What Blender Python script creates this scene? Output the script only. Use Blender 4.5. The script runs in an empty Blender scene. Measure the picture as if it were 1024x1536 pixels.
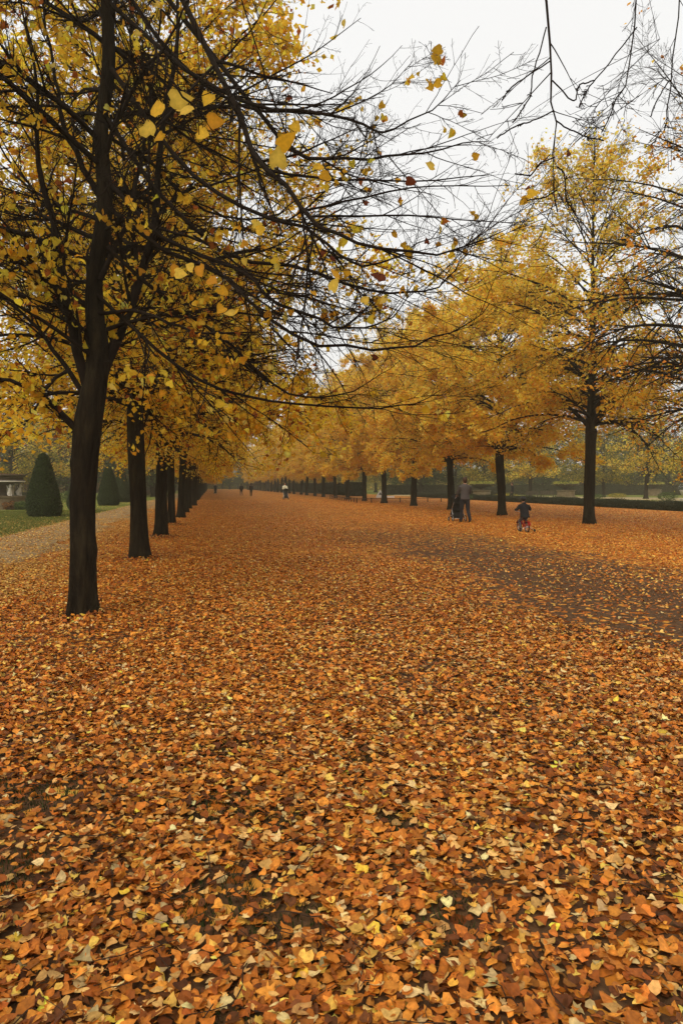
import bpy, bmesh, math
import numpy as np
from mathutils import Vector, Matrix

rng = np.random.default_rng(11)
PI = math.pi
S = bpy.context.scene
C = S.collection

# ------------------------------------------------------------------ camera
F = 1080.0
YAW = math.atan(196 / F)
PITCH = math.atan(40 / F)
CAM = np.array([0, 0, 1.5])
cam_d = bpy.data.cameras.new('camera')
cam = bpy.data.objects.new('camera', cam_d)
C.objects.link(cam)
cam.location = CAM
cam.rotation_euler = (PI / 2 - PITCH, 0, -YAW)
cam_d.sensor_fit = 'HORIZONTAL'
cam_d.sensor_width = 36
cam_d.lens = 36 * F / 1024
cam_d.clip_end = 3000
S.camera = cam
fw = np.array([math.sin(YAW) * math.cos(PITCH), math.cos(YAW) * math.cos(PITCH), -math.sin(PITCH)])
rt = np.array([math.cos(YAW), -math.sin(YAW), 0])
up = np.cross(rt, fw)


def at(px, py, d):
    """where a point seen at (px, py), d metres ahead, stands"""
    return CAM + d * (fw + rt * (px - 512) / F - up * (py - 768) / F)


def on_ground(px, py):
    r = fw + rt * (px - 512) / F - up * (py - 768) / F
    return CAM + r * (-CAM[2] / r[2])


# ------------------------------------------------------------------ scene objects
def link(o, parent=None):
    C.objects.link(o)
    if parent is not None:
        o.parent = parent
    return o


def tag(o, label=None, cat=None, group=None, kind=None):
    if label:
        o['label'] = label
    if cat:
        o['category'] = cat
    if group:
        o['group'] = group
    if kind:
        o['kind'] = kind
    return o


def empty(name, loc=(0, 0, 0), rz=0.0, label=None, cat=None, group=None):
    o = bpy.data.objects.new(name, None)
    o.empty_display_size = 0.3
    link(o)
    o.location = tuple(float(v) for v in loc)
    o.rotation_euler = (0, 0, rz)
    return tag(o, label, cat, group)


def mesh_np(name, V, polys, mat, smooth=False, tint=None):
    """polys: list of int arrays, each (n, k) all of k corners"""
    me = bpy.data.meshes.new(name)
    V = np.asarray(V, np.float32)
    me.vertices.add(len(V))
    me.vertices.foreach_set('co', V.ravel())
    loops, starts, pos = [], [], 0
    for p in polys:
        if len(p) == 0:
            continue
        p = np.asarray(p, np.int32)
        n, k = p.shape
        loops.append(p.ravel())
        starts.append(pos + np.arange(n, dtype=np.int32) * k)
        pos += n * k
    loops = np.concatenate(loops)
    starts = np.concatenate(starts).astype(np.int32)
    me.loops.add(len(loops))
    me.loops.foreach_set('vertex_index', loops)
    me.polygons.add(len(starts))
    me.polygons.foreach_set('loop_start', starts)
    if smooth:
        me.polygons.foreach_set('use_smooth', np.ones(len(starts), bool))
    me.update(calc_edges=True)
    if tint is not None:
        a = me.attributes.new('tint', 'FLOAT_COLOR', 'POINT')
        col = np.ones((len(V), 4), np.float32)
        col[:, :3] = tint
        a.data.foreach_set('color', col.ravel())
    me.materials.append(mat)
    return me


def obj(name, me, parent=None):
    return link(bpy.data.objects.new(name, me), parent)


def bm_mesh(name, bm, mat, smooth=False):
    me = bpy.data.meshes.new(name)
    bmesh.ops.recalc_face_normals(bm, faces=bm.faces)
    bm.to_mesh(me)
    bm.free()
    if smooth:
        for p in me.polygons:
            p.use_smooth = True
    me.materials.append(mat)
    return me


def copy_tree(root):
    r = root.copy()
    C.objects.link(r)
    for ch in root.children:
        c = ch.copy()
        C.objects.link(c)
        c.parent = r
        for g in ch.children:
            d = g.copy()
            C.objects.link(d)
            d.parent = c
    return r


# ------------------------------------------------------------------ materials
def lin(r, g, b):
    f = lambda c: (c / 255 / 12.92) if c / 255 <= 0.04045 else ((c / 255 + 0.055) / 1.055) ** 2.4
    return (f(r), f(g), f(b))


def new_mat(name):
    m = bpy.data.materials.new(name)
    m.use_nodes = True
    nt = m.node_tree
    bsdf = nt.nodes['Principled BSDF']
    return m, nt, bsdf


def N(nt, typ, **kw):
    n = nt.nodes.new(typ)
    for k, v in kw.items():
        if k in n.inputs:
            n.inputs[k].default_value = v
        else:
            setattr(n, k, v)
    return n


def ramp(nt, stops):
    n = nt.nodes.new('ShaderNodeValToRGB')
    el = n.color_ramp.elements
    while len(el) > 1:
        el.remove(el[-1])
    el[0].position = stops[0][0]
    el[0].color = (*stops[0][1], 1)
    for p, c in stops[1:]:
        e = el.new(p)
        e.color = (*c, 1)
    return n


def noisy(name, c1, c2, scale=5, rough=0.8, bump=0.0, bscale=None, stretch=None, c3=None, spec=0.3):
    m, nt, b = new_mat(name)
    b.inputs['Specular IOR Level'].default_value = spec
    L = nt.links.new
    tc = N(nt, 'ShaderNodeTexCoord')
    mp = N(nt, 'ShaderNodeMapping')
    L(tc.outputs['Object'], mp.inputs['Vector'])
    if stretch:
        mp.inputs['Scale'].default_value = stretch
    n = N(nt, 'ShaderNodeTexNoise', Scale=scale, Detail=8, Roughness=0.65)
    L(mp.outputs[0], n.inputs['Vector'])
    st = [(0.3, c1), (0.7, c2)] if c3 is None else [(0.28, c1), (0.5, c2), (0.72, c3)]
    r = ramp(nt, st)
    L(n.outputs['Fac'], r.inputs[0])
    L(r.outputs[0], b.inputs['Base Color'])
    b.inputs['Roughness'].default_value = rough
    if bump:
        n2 = N(nt, 'ShaderNodeTexNoise', Scale=bscale or scale * 3, Detail=6)
        L(mp.outputs[0], n2.inputs['Vector'])
        bp = N(nt, 'ShaderNodeBump', Strength=1.0, Distance=bump)
        L(n2.outputs['Fac'], bp.inputs['Height'])
        L(bp.outputs[0], b.inputs['Normal'])
    return m


def leaf_mat(name, transl=0.45, rough=0.55, gain=1.0, vein=0.0):
    m, nt, b = new_mat(name)
    L = nt.links.new
    a = N(nt, 'ShaderNodeAttribute', attribute_name='tint')
    col = a.outputs['Color']
    if vein:
        tc = N(nt, 'ShaderNodeTexCoord')
        n = N(nt, 'ShaderNodeTexNoise', Scale=70.0, Detail=4)
        L(tc.outputs['Object'], n.inputs['Vector'])
        r = ramp(nt, [(0.3, (1 - vein,) * 3), (0.7, (1 + vein * 0.4,) * 3)])
        L(n.outputs['Fac'], r.inputs[0])
        mx = N(nt, 'ShaderNodeMix', data_type='RGBA', blend_type='MULTIPLY')
        mx.inputs['Factor'].default_value = 1
        L(col, mx.inputs['A'])
        L(r.outputs[0], mx.inputs['B'])
        col = mx.outputs['Result']
    L(col, b.inputs['Base Color'])
    b.inputs['Roughness'].default_value = rough
    b.inputs['Specular IOR Level'].default_value = 0.14
    if transl:
        t = N(nt, 'ShaderNodeBsdfTranslucent')
        L(col, t.inputs['Color'])
        mix = N(nt, 'ShaderNodeMixShader')
        mix.inputs[0].default_value = transl
        out = nt.nodes['Material Output']
        L(b.outputs[0], mix.inputs[1])
        L(t.outputs[0], mix.inputs[2])
        L(mix.outputs[0], out.inputs['Surface'])
    return m


M_BARK = noisy('bark', (0.007, 0.005, 0.0035), (0.017, 0.012, 0.007), 9, 0.97, 0.05, 26, (1, 1, 0.22), (0.038, 0.029, 0.015), spec=0.08)
M_TWIG = noisy('twig_bark', (0.009, 0.006, 0.0045), (0.02, 0.013, 0.009), 3, 0.95, spec=0.08)
M_LEAF = leaf_mat('autumn_leaf', 0.6, vein=0.15)
M_LITTER = leaf_mat('fallen_leaf', 0.12, 0.5, vein=0.35)
M_YEW = leaf_mat('clipped_needles', 0.15, 0.7)

# ------------------------------------------------------------------ tubes and branches
def norm(v):
    return v / (np.linalg.norm(v, axis=-1, keepdims=True) + 1e-9)


def tubes(P, R, sides):
    """P (n,k,3) centre lines, R (n,k) radii -> verts, quads"""
    n, k, _ = P.shape
    T = np.empty_like(P)
    T[:, 1:-1] = P[:, 2:] - P[:, :-2]
    T[:, 0] = P[:, 1] - P[:, 0]
    T[:, -1] = P[:, -1] - P[:, -2]
    T = norm(T)
    ref = np.where(np.abs(T[:, :1, 2:3]) > 0.85, np.array([1.0, 0, 0]), np.array([0, 0, 1.0]))
    ref = np.broadcast_to(ref, P.shape)
    A = norm(np.cross(T, ref))
    B = np.cross(T, A)
    th = np.arange(sides) * 2 * PI / sides
    V = P[:, :, None] + R[:, :, None, None] * (A[:, :, None] * np.cos(th)[None, None, :, None] + B[:, :, None] * np.sin(th)[None, None, :, None])
    V = V.reshape(-1, 3)
    i = np.arange(n)[:, None, None] * k * sides
    j = np.arange(k - 1)[None, :, None] * sides
    s = np.arange(sides)[None, None, :]
    s2 = (s + 1) % sides
    Q = np.stack([i + j + s, i + j + s2, i + j + sides + s2, i + j + sides + s], -1).reshape(-1, 4)
    return V, Q


class Wood:
    def __init__(s):
        s.V, s.Q, s.n = [], [], 0

    def add(s, V, Q):
        s.V.append(V)
        s.Q.append(Q + s.n)
        s.n += len(V)

    def mesh(s, name, mat, smooth=True):
        return mesh_np(name, np.concatenate(s.V), [np.concatenate(s.Q)], mat, smooth)


def interp(P, idx, t):
    k = P.shape[1]
    f = t * (k - 1)
    i = np.minimum(f.astype(int), k - 2)
    w = (f - i)[:, None]
    a, b = P[idx, i], P[idx, i + 1]
    return a * (1 - w) + b * w, norm(b - a)


def sprout(P, R, cnt, t0, t1, len_lo, len_hi, ang, jit, lift, steps, rfac, rmin, rs, flat=0.5, taper_len=0.6, tip=0.25):
    """children of every branch in P: cnt each (array or int)"""
    n = len(P)
    cnt = np.broadcast_to(cnt, (n,))
    idx = np.repeat(np.arange(n), cnt)
    m = len(idx)
    t = rs.uniform(t0, t1, m)
    O, T = interp(P, idx, t)
    k = P.shape[1]
    fi = np.minimum((t * (k - 1)).astype(int), k - 2)
    pr = R[idx, fi]
    rnd = rs.normal(size=(m, 3))
    rnd[:, 2] *= flat
    perp = rnd - (rnd * T).sum(1, keepdims=True) * T
    perp = norm(perp)
    a = rs.normal(ang, 0.18, m)[:, None]
    D = norm(T * np.cos(a) + perp * np.sin(a))
    plen = np.linalg.norm(np.diff(P, axis=1), axis=2).sum(1)[idx]
    Ln = rs.uniform(len_lo, len_hi, m) * plen * (1 - taper_len * t)
    out = np.empty((m, steps, 3))
    out[:, 0] = O
    seg = (Ln / (steps - 1))[:, None]
    lv = rs.normal(lift, abs(lift) * 0.5 + 0.02, m)
    for i in range(1, steps):
        out[:, i] = out[:, i - 1] + D * seg
        D = D + rs.normal(size=(m, 3)) * jit
        D[:, 2] += lv * (0.4 + i / steps)
        D = norm(D)
    r0 = np.maximum(np.minimum(pr * rfac, 0.006 + Ln * 0.012), rmin)
    RR = r0[:, None] * np.linspace(1, tip, steps)[None, :]
    RR = np.maximum(RR, rmin * 0.7)
    return out, RR


def catmull(pts, n):
    pts = np.asarray(pts, float)
    P = np.vstack([2 * pts[0] - pts[1], pts, 2 * pts[-1] - pts[-2]])
    L = len(pts) - 1
    out = []
    for u in np.linspace(0, L, n):
        i = min(int(u), L - 1)
        t = u - i
        p0, p1, p2, p3 = P[i:i + 4]
        out.append(0.5 * ((2 * p1) + (-p0 + p2) * t + (2 * p0 - 5 * p1 + 4 * p2 - p3) * t * t + (-p0 + 3 * p1 - 3 * p2 + p3) * t ** 3))
    return np.array(out)


def trunk_mesh(path, rad, flare, rs, name='trunk', sides=28, rings=60):
    """path: control points, rad: radii at them. Root flare with lobes at the foot, knobs and seams above."""
    P = catmull(path, rings)
    u = np.linspace(0, len(rad) - 1, rings)
    R = np.interp(u, np.arange(len(rad)), rad)
    th = np.arange(sides) * 2 * PI / sides
    h = P[:, 2] - P[0, 2]
    ph = rs.uniform(0, 6.28, 6)
    lob = (0.55 * np.cos(3 * th + ph[0]) + 0.5 * np.cos(5 * th + ph[1]) + 0.35 * np.cos(2 * th + ph[2]))
    V = np.empty((rings, sides, 3))
    ridge = rs.normal(size=sides)
    knobs = [(rs.uniform(0.06, 0.2), rs.uniform(0.5, 4.5), rs.uniform(0, 6.28)) for _ in range(9)]
    for i in range(rings):
        f = math.exp(-h[i] / 0.16)
        f2 = math.exp(-h[i] / 0.5)
        r = R[i] * (1 + flare * f * (1 + 0.5 * lob) + flare * 0.35 * f2)
        r = r * (1 + 0.035 * np.cos(4 * th + ph[3] + h[i] * 1.3) + 0.03 * np.cos(7 * th + ph[4] - h[i] * 0.8) + 0.03 * math.sin(h[i] * 3.1 + ph[5]))
        ridge = 0.85 * ridge + 0.53 * rs.normal(size=sides)
        knob = sum(a_ * np.exp(-((h[i] - z_) / 0.09) ** 2) * np.maximum(0, np.cos(th - p_)) ** 6 for a_, z_, p_ in knobs)
        r = r + ridge * R[i] * 0.017 + R[i] * knob
        V[i, :, 0] = P[i, 0] + r * np.cos(th)
        V[i, :, 1] = P[i, 1] + r * np.sin(th)
        V[i, :, 2] = P[i, 2]
    V[0, :, 2] -= 0.12
    i = np.arange(rings - 1)[:, None] * sides
    s = np.arange(sides)[None]
    s2 = (s + 1) % sides
    Q = np.stack([i + s, i + s2, i + sides + s2, i + sides + s], -1).reshape(-1, 4)
    return V.reshape(-1, 3), Q, P, R


# ------------------------------------------------------------------ leaves
def leaf_outline(kind):
    if kind == 'quad':
        return np.array([[0, -0.5], [0.42, 0.0], [0, 0.55], [-0.42, 0.0]])
    if kind == 'heart':
        return np.array([[0, -0.38], [0.26, -0.5], [0.47, -0.28], [0.44, 0.02], [0.26, 0.3], [0.0, 0.62], [-0.26, 0.3], [-0.44, 0.02], [-0.47, -0.28], [-0.26, -0.5]])
    if kind == 'oval':
        return np.array([[0, -0.52], [0.27, -0.36], [0.38, 0.0], [0.27, 0.34], [0, 0.58], [-0.27, 0.34], [-0.38, 0.0], [-0.27, -0.36]])
    if kind == 'lobed':
        return np.array([[0.03, -0.5], [0.14, -0.3], [0.46, -0.36], [0.34, -0.08], [0.56, 0.12], [0.26, 0.14], [0.22, 0.36], [0.0, 0.62], [-0.2, 0.34], [-0.28, 0.12], [-0.55, 0.15], [-0.34, -0.1], [-0.45, -0.38], [-0.12, -0.3]])


def leaf_batch(pos, size, nrm, kind, col, rs, curl=0.25, jitter=0.08):
    """pos (m,3), size (m,), nrm (m,3), col (m,3) -> V, tris, tint"""
    o = leaf_outline(kind)
    k = len(o)
    m = len(pos)
    nrm = norm(nrm)
    ref = rs.normal(size=(m, 3))
    A = norm(np.cross(nrm, ref))
    B = np.cross(nrm, A)
    O = o[None] + rs.normal(size=(m, k, 2)) * jitter * (0 if kind == 'quad' else 1)
    O = O * rs.uniform(0.8, 1.2, (m, 1, 2))
    c = rs.normal(0, curl, (m, 1))
    c2 = rs.normal(0, curl, (m, 1))
    tw = rs.normal(0, curl, (m, 1))
    z = c * (O[:, :, 0] ** 2) * 3 + c2 * (O[:, :, 1] ** 2) * 2 + tw * O[:, :, 0] * O[:, :, 1] * 3
    z = z + np.abs(rs.normal(0, curl * 0.9, (m, 1))) * np.abs(O[:, :, 0])
    W = pos[:, None] + size[:, None, None] * (A[:, None] * O[:, :, :1] + B[:, None] * O[:, :, 1:] + nrm[:, None] * z[:, :, None])
    if kind == 'quad':
        V = W.reshape(-1, 3)
        base = np.arange(m)[:, None] * 4
        T = np.concatenate([base + np.array([[0, 1, 2]]), base + np.array([[0, 2, 3]])])
        tint = np.repeat(col, 4, axis=0)
        return V, T, tint
    V = np.concatenate([pos[:, None], W], 1).reshape(-1, 3)
    j = np.arange(k)
    tri = np.stack([np.zeros(k, int), 1 + j, 1 + (j + 1) % k], -1)
    T = (np.arange(m)[:, None, None] * (k + 1) + tri[None]).reshape(-1, 3)
    tint = np.repeat(col, k + 1, axis=0).reshape(m, k + 1, 3)
    tint = tint * np.clip(rs.normal(1, 0.06, (m, k + 1, 1)), 0.7, 1.3)
    tint[:, 1:] *= rs.uniform(0.68, 1.0, (m, 1, 1)) * np.array([1, 0.97, 0.94])
    return V, T, tint.reshape(-1, 3)


def palette(cols, wts, m, rs, var=0.18):
    cols = np.array(cols)
    w = np.array(wts, float)
    i = rs.choice(len(cols), m, p=w / w.sum())
    c = cols[i] * np.clip(rs.normal(1, var, (m, 1)), 0.4, 1.7)
    c = c * np.clip(rs.normal(1, 0.03, (m, 3)), 0.8, 1.2)
    return np.clip(c, 0.002, 0.95)


GOLD = [lin(255, 218, 84), lin(255, 208, 70), lin(255, 228, 116), lin(255, 194, 60), lin(248, 172, 54), lin(252, 212, 84)]
GOLD_W = [5, 4, 2, 2, 1, 1]
YEL = [lin(252, 214, 70), lin(246, 198, 54), lin(234, 172, 46), lin(252, 224, 110), lin(170, 96, 36)]
YEL_W = [5, 4, 2, 1, 1]
ORANGE = [lin(246, 180, 54), lin(232, 154, 46), lin(252, 200, 70), lin(200, 124, 42)]
ORANGE_W = [4, 3, 2, 2]
OLIVE = [lin(150, 140, 50), lin(122, 122, 44), lin(184, 164, 58), lin(210, 178, 58), lin(92, 98, 38)]
OLIVE_W = [3, 3, 2, 2, 2]
GREEN = [lin(60, 84, 38), lin(78, 98, 46), lin(48, 66, 34), lin(112, 120, 56)]
GREEN_W = [3, 3, 3, 1]
BROWN = [lin(128, 86, 44), lin(104, 70, 40), lin(150, 104, 52), lin(90, 64, 40)]
BROWN_W = [3, 3, 1, 2]


# ------------------------------------------------------------------ a lime tree of the avenue
def lime(name, seed, H=14.2, clear=3.1, R=4.7, r0=0.25, n1=58, n2=12, n3=9, leaves=5, lsize=0.10, cols=GOLD, w=GOLD_W,
         bare_top=0.25, leaf_keep=None, forks=3, spread=0.10, low=1.0, shape=1.0, twig_r=0.004, lkind='quad'):
    rs = np.random.default_rng(seed)
    lean = rs.normal(0, 0.07, 2)
    path = [(0, 0, 0), (lean[0] * 0.3, lean[1] * 0.3, clear * 0.5), (lean[0], lean[1], clear), (lean[0] * 1.2, lean[1] * 0.8, H * 0.4), (lean[0] * 0.8, lean[1] * 1.2, H * 0.7), (lean[0], lean[1], H)]
    rad = [r0 * 1.0, r0 * 0.93, r0 * 1.0, r0 * 0.62, r0 * 0.26, 0.015]
    V, Q, P, RR = trunk_mesh(path, rad, 0.42, rs)
    tr = Wood()
    tr.add(V, Q)
    # main branches
    m = n1
    u = (np.arange(m) + rs.uniform(0, 1, m)) / m
    h = clear + (H - clear) * u ** 1.35 * 0.97
    az = np.arange(m) * 2.39996 + rs.normal(0, 0.3, m)
    hh = (h - clear) / (H - clear)
    prof = np.where(hh < 0.3, 0.80 + 0.7 * hh, 1.01 * (1 - ((hh - 0.3) / 0.72) ** 1.5 * shape))
    Ln = R * np.clip(prof, 0.10, 1.1) * rs.uniform(0.82, 1.18, m)
    el = np.radians(np.interp(hh, [0, 0.15, 0.5, 1.0], [20, 30, 46, 74])) + rs.normal(0, 0.1, m)
    el[:forks] = np.radians(50)
    Ln = Ln / np.cos(np.clip(el * 0.55, 0, 1.0)) * 1.0
    zc = np.interp(h, P[:, 2], np.arange(len(P)))
    O = np.stack([np.interp(h, P[:, 2], P[:, i]) for i in range(3)], 1)
    O[:, 2] = h
    steps = 12
    D = np.stack([np.cos(az) * np.cos(el), np.sin(az) * np.cos(el), np.sin(el)], 1)
    B = np.empty((m, steps, 3))
    B[:, 0] = O
    droop = np.interp(hh, [0, 0.3, 0.7, 1], [0.085, 0.085, 0.05, 0.0]) * low
    for i in range(1, steps):
        B[:, i] = B[:, i - 1] + D * (Ln / (steps - 1))[:, None]
        D = D + rs.normal(size=(m, 3)) * 0.05
        s = i / steps
        D[:, 2] -= droop * (1.25 if s < 0.75 else -0.9)
        D = norm(D)
    rp = np.interp(h, P[:, 2], RR)
    br = np.minimum(rp * 0.55, 0.012 + 0.0115 * Ln)
    br[:forks] = np.minimum(rp[:forks] * 0.6, 0.10)
    BR = br[:, None] * np.linspace(1, 0.16, steps)[None] ** 1.15
    BR = np.maximum(BR, 0.005)
    wd = Wood()
    wd.add(*tubes(B, BR, 6))
    B2, R2 = sprout(B, BR, rs.poisson(n2, m), 0.16, 0.98, 0.22, 0.5, 0.80, 0.09, -0.03, 8, 0.6, 0.005, rs, 0.45)
    wd.add(*tubes(B2, R2, 4))
    B3, R3 = sprout(B2, R2, rs.poisson(n3, len(B2)), 0.12, 1.0, 0.3, 0.7, 0.75, 0.12, 0.02, 5, 0.6, twig_r, rs, 0.6)
    wd.add(*tubes(B3, R3, 3))
    # leaves
    idx = np.repeat(np.arange(len(B3)), rs.poisson(leaves, len(B3)))
    t = rs.uniform(0.1, 1.05, len(idx)).clip(0, 1)
    pos, _ = interp(B3, idx, t)
    pos = pos + rs.normal(size=pos.shape) * spread
    rel = (pos[:, 2] - clear) / (H - clear)
    keep = rs.uniform(size=len(pos)) < np.clip((1.02 - rel) / max(bare_top, 0.01), 0.03, 1)
    # bare gaps: whole branches that have already lost their leaves
    ph = rs.uniform(0, 6.28, 3)
    g = np.sin(pos[:, 0] * 1.1 + ph[0]) + np.sin(pos[:, 1] * 1.3 + ph[1]) + np.sin(pos[:, 2] * 1.5 + ph[2])
    keep &= rs.uniform(size=len(pos)) < np.clip(0.85 + 0.35 * g, 0.18, 1)
    if leaf_keep is not None:
        keep &= leaf_keep(pos, rs)
    pos = pos[keep]
    nr = rs.normal(size=pos.shape)
    nr[:, 2] = np.abs(nr[:, 2]) * 1.3 + 0.2
    size = rs.uniform(0.65, 1.25, len(pos)) * lsize
    Vl, Tl, tint = leaf_batch(pos, size, nr, lkind, palette(cols, w, len(pos), rs), rs, 0.2)
    root = empty(name)
    obj('trunk', tr.mesh('trunk', M_BARK), root)
    obj('branches', wd.mesh('branches', M_TWIG), root)
    obj('foliage', mesh_np('foliage', Vl, [Tl], M_LEAF, False, tint), root)
    return root


used = set()


def place(proto, x, y, label, group=None, rz=0.0, sc=1.0, sz=1.0, cat='tree', z=0.0):
    o = proto if proto.name not in used else copy_tree(proto)
    if proto.name not in used:
        used.add(proto.name)
    o.location = (x, y, z)
    o.rotation_euler = (0, 0, rz)
    o.scale = (sc, sc, sz)
    tag(o, label, cat, group)
    for k in ('group',):
        if group is None and k in o:
            del o[k]
    return o


# leafy golden trees of the right row and the far left row
G1 = lime('lime_tree', 101, r0=0.21, R=4.9, n1=76, n2=13, n3=9, leaves=15, lsize=0.132, bare_top=0.4, twig_r=0.0022, low=0.85)
G2 = lime('lime_tree', 102, r0=0.21, n1=76, n2=13, n3=9, leaves=15, lsize=0.132, bare_top=0.4, twig_r=0.0022, low=0.85, H=13.4, R=4.9, clear=3.0)
G3 = lime('lime_tree', 103, r0=0.21, n1=76, n2=13, n3=9, leaves=12, lsize=0.13, bare_top=0.55, twig_r=0.0022, low=0.85, H=14.8, R=4.8, clear=3.15, cols=ORANGE + GOLD, w=[2, 1, 2, 1] + GOLD_W)
# nearest right tree: gold at the left and top, barer at the right and low down
K1 = lime('lime_tree', 104, H=14.6, clear=3.6, R=5.0, r0=0.205, n1=84, n2=15, n3=9, leaves=12, lsize=0.12, twig_r=0.003, bare_top=0.7,
          leaf_keep=lambda p, rs: rs.uniform(size=len(p)) < np.clip(0.72 - 0.22 * p[:, 0] + 0.03 * (p[:, 2] - 6), 0.09, 1), shape=1.0)
# right edge tree: nearly bare
E1 = lime('lime_tree', 105, H=14.5, clear=3.2, R=5.0, r0=0.21, n1=84, n2=16, n3=10, leaves=3.2, lsize=0.105, cols=ORANGE, w=ORANGE_W, bare_top=0.8,
          leaf_keep=lambda p, rs: rs.uniform(size=len(p)) < 0.12 + 0.75 * (np.sin(p[:, 0] * 1.7 + 1) * np.sin(p[:, 2] * 0.9 + p[:, 1]) > 0.35))
# left row, thinner leaf over a thick net of twigs
L1 = lime('lime_tree', 106, H=13.2, clear=2.9, R=4.8, r0=0.165, n1=78, n2=16, n3=11, leaves=8, lsize=0.095, cols=YEL, w=YEL_W, bare_top=0.5, twig_r=0.0035, low=1.0)
L2 = lime('lime_tree', 107, H=13.6, clear=2.9, R=4.8, r0=0.17, n1=76, n2=15, n3=10, leaves=8, lsize=0.095, cols=YEL + GOLD, w=YEL_W + GOLD_W, bare_top=0.7, low=1.0)

RX = 14.4
rs0 = np.random.default_rng(5)
right_labels = {
    0: 'leafless-looking lime tree at the right edge, bare dark branches with a few orange leaves',
    1: 'tall lime tree with a bare spire top, nearest whole trunk on the right',
    2: 'golden lime tree whose forked trunk stands between the pushchair man and the cyclist child',
    3: 'golden lime tree with a forked trunk directly behind the man with the pushchair',
    4: 'golden lime tree with a straight trunk, next beyond the one behind the pushchair man',
    5: 'golden lime tree on the right standing just right of the white triangular sign',
    6: 'golden lime tree rising behind the low rail fence, left of the white triangular sign',
    7: 'golden lime tree at the near end of the tall dark hedge on the right',
}
GR_R = 'lime trees of the right-hand row'
k = 0
y = 25.7 - 8.27
while y < 260:
    if k == 0:
        o = place(E1, RX, y, right_labels[0], GR_R, 0.3)
    elif k == 1:
        o = place(K1, RX, y, right_labels[1], GR_R, -0.25)
    else:
        o = place((G1, G2, G3)[(k * 7 + 1) % 3 if k > 3 else k - 2], RX + rs0.normal(0, 0.1), y, right_labels.get(k, 'small hazy golden lime tree far along the right-hand row'),
                  GR_R, rs0.uniform(0, 6.28), rs0.uniform(0.93, 1.05), rs0.uniform(0.92, 1.04))
    k += 1
    y += 8.27
GR_L = 'lime trees of the left-hand row'
lefty = [(208, 14.8), (241, 21.3), (257, 27.6), (271, 34.3)]
left_labels = ['lime tree with limbs forking low on the left, second trunk in the left row',
               'lime tree with a leaning trunk, third in the left row from the front',
               'lime tree with a slim trunk, fourth in the left row from the front',
               'lime tree fifth in the left row from the front, dark trunk overlapping the ones behind']
for i, (px, y) in enumerate(lefty):
    th = math.atan((px - 512) / F) + YAW
    place((L1, L2)[i % 2], y * math.tan(th), y, left_labels[i], GR_L, (2.2, 0.4, 4.0, 1.3)[i], (1.0, 1.0, 0.8, 0.95)[i], (1, 0.98, 1.0, 0.97)[i])
y = 41.0
k = 0
while y < 255:
    place((G2, L2, G1, G3)[k % 4], -1.4 + rs0.normal(0, 0.08), y, 'small hazy yellow lime tree far along the left-hand row, trunk merging with its neighbours',
          GR_L, rs0.uniform(0, 6.28), rs0.uniform(0.8, 0.95), rs0.uniform(0.88, 1.0))
    k += 1
    y += 6.6

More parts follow.
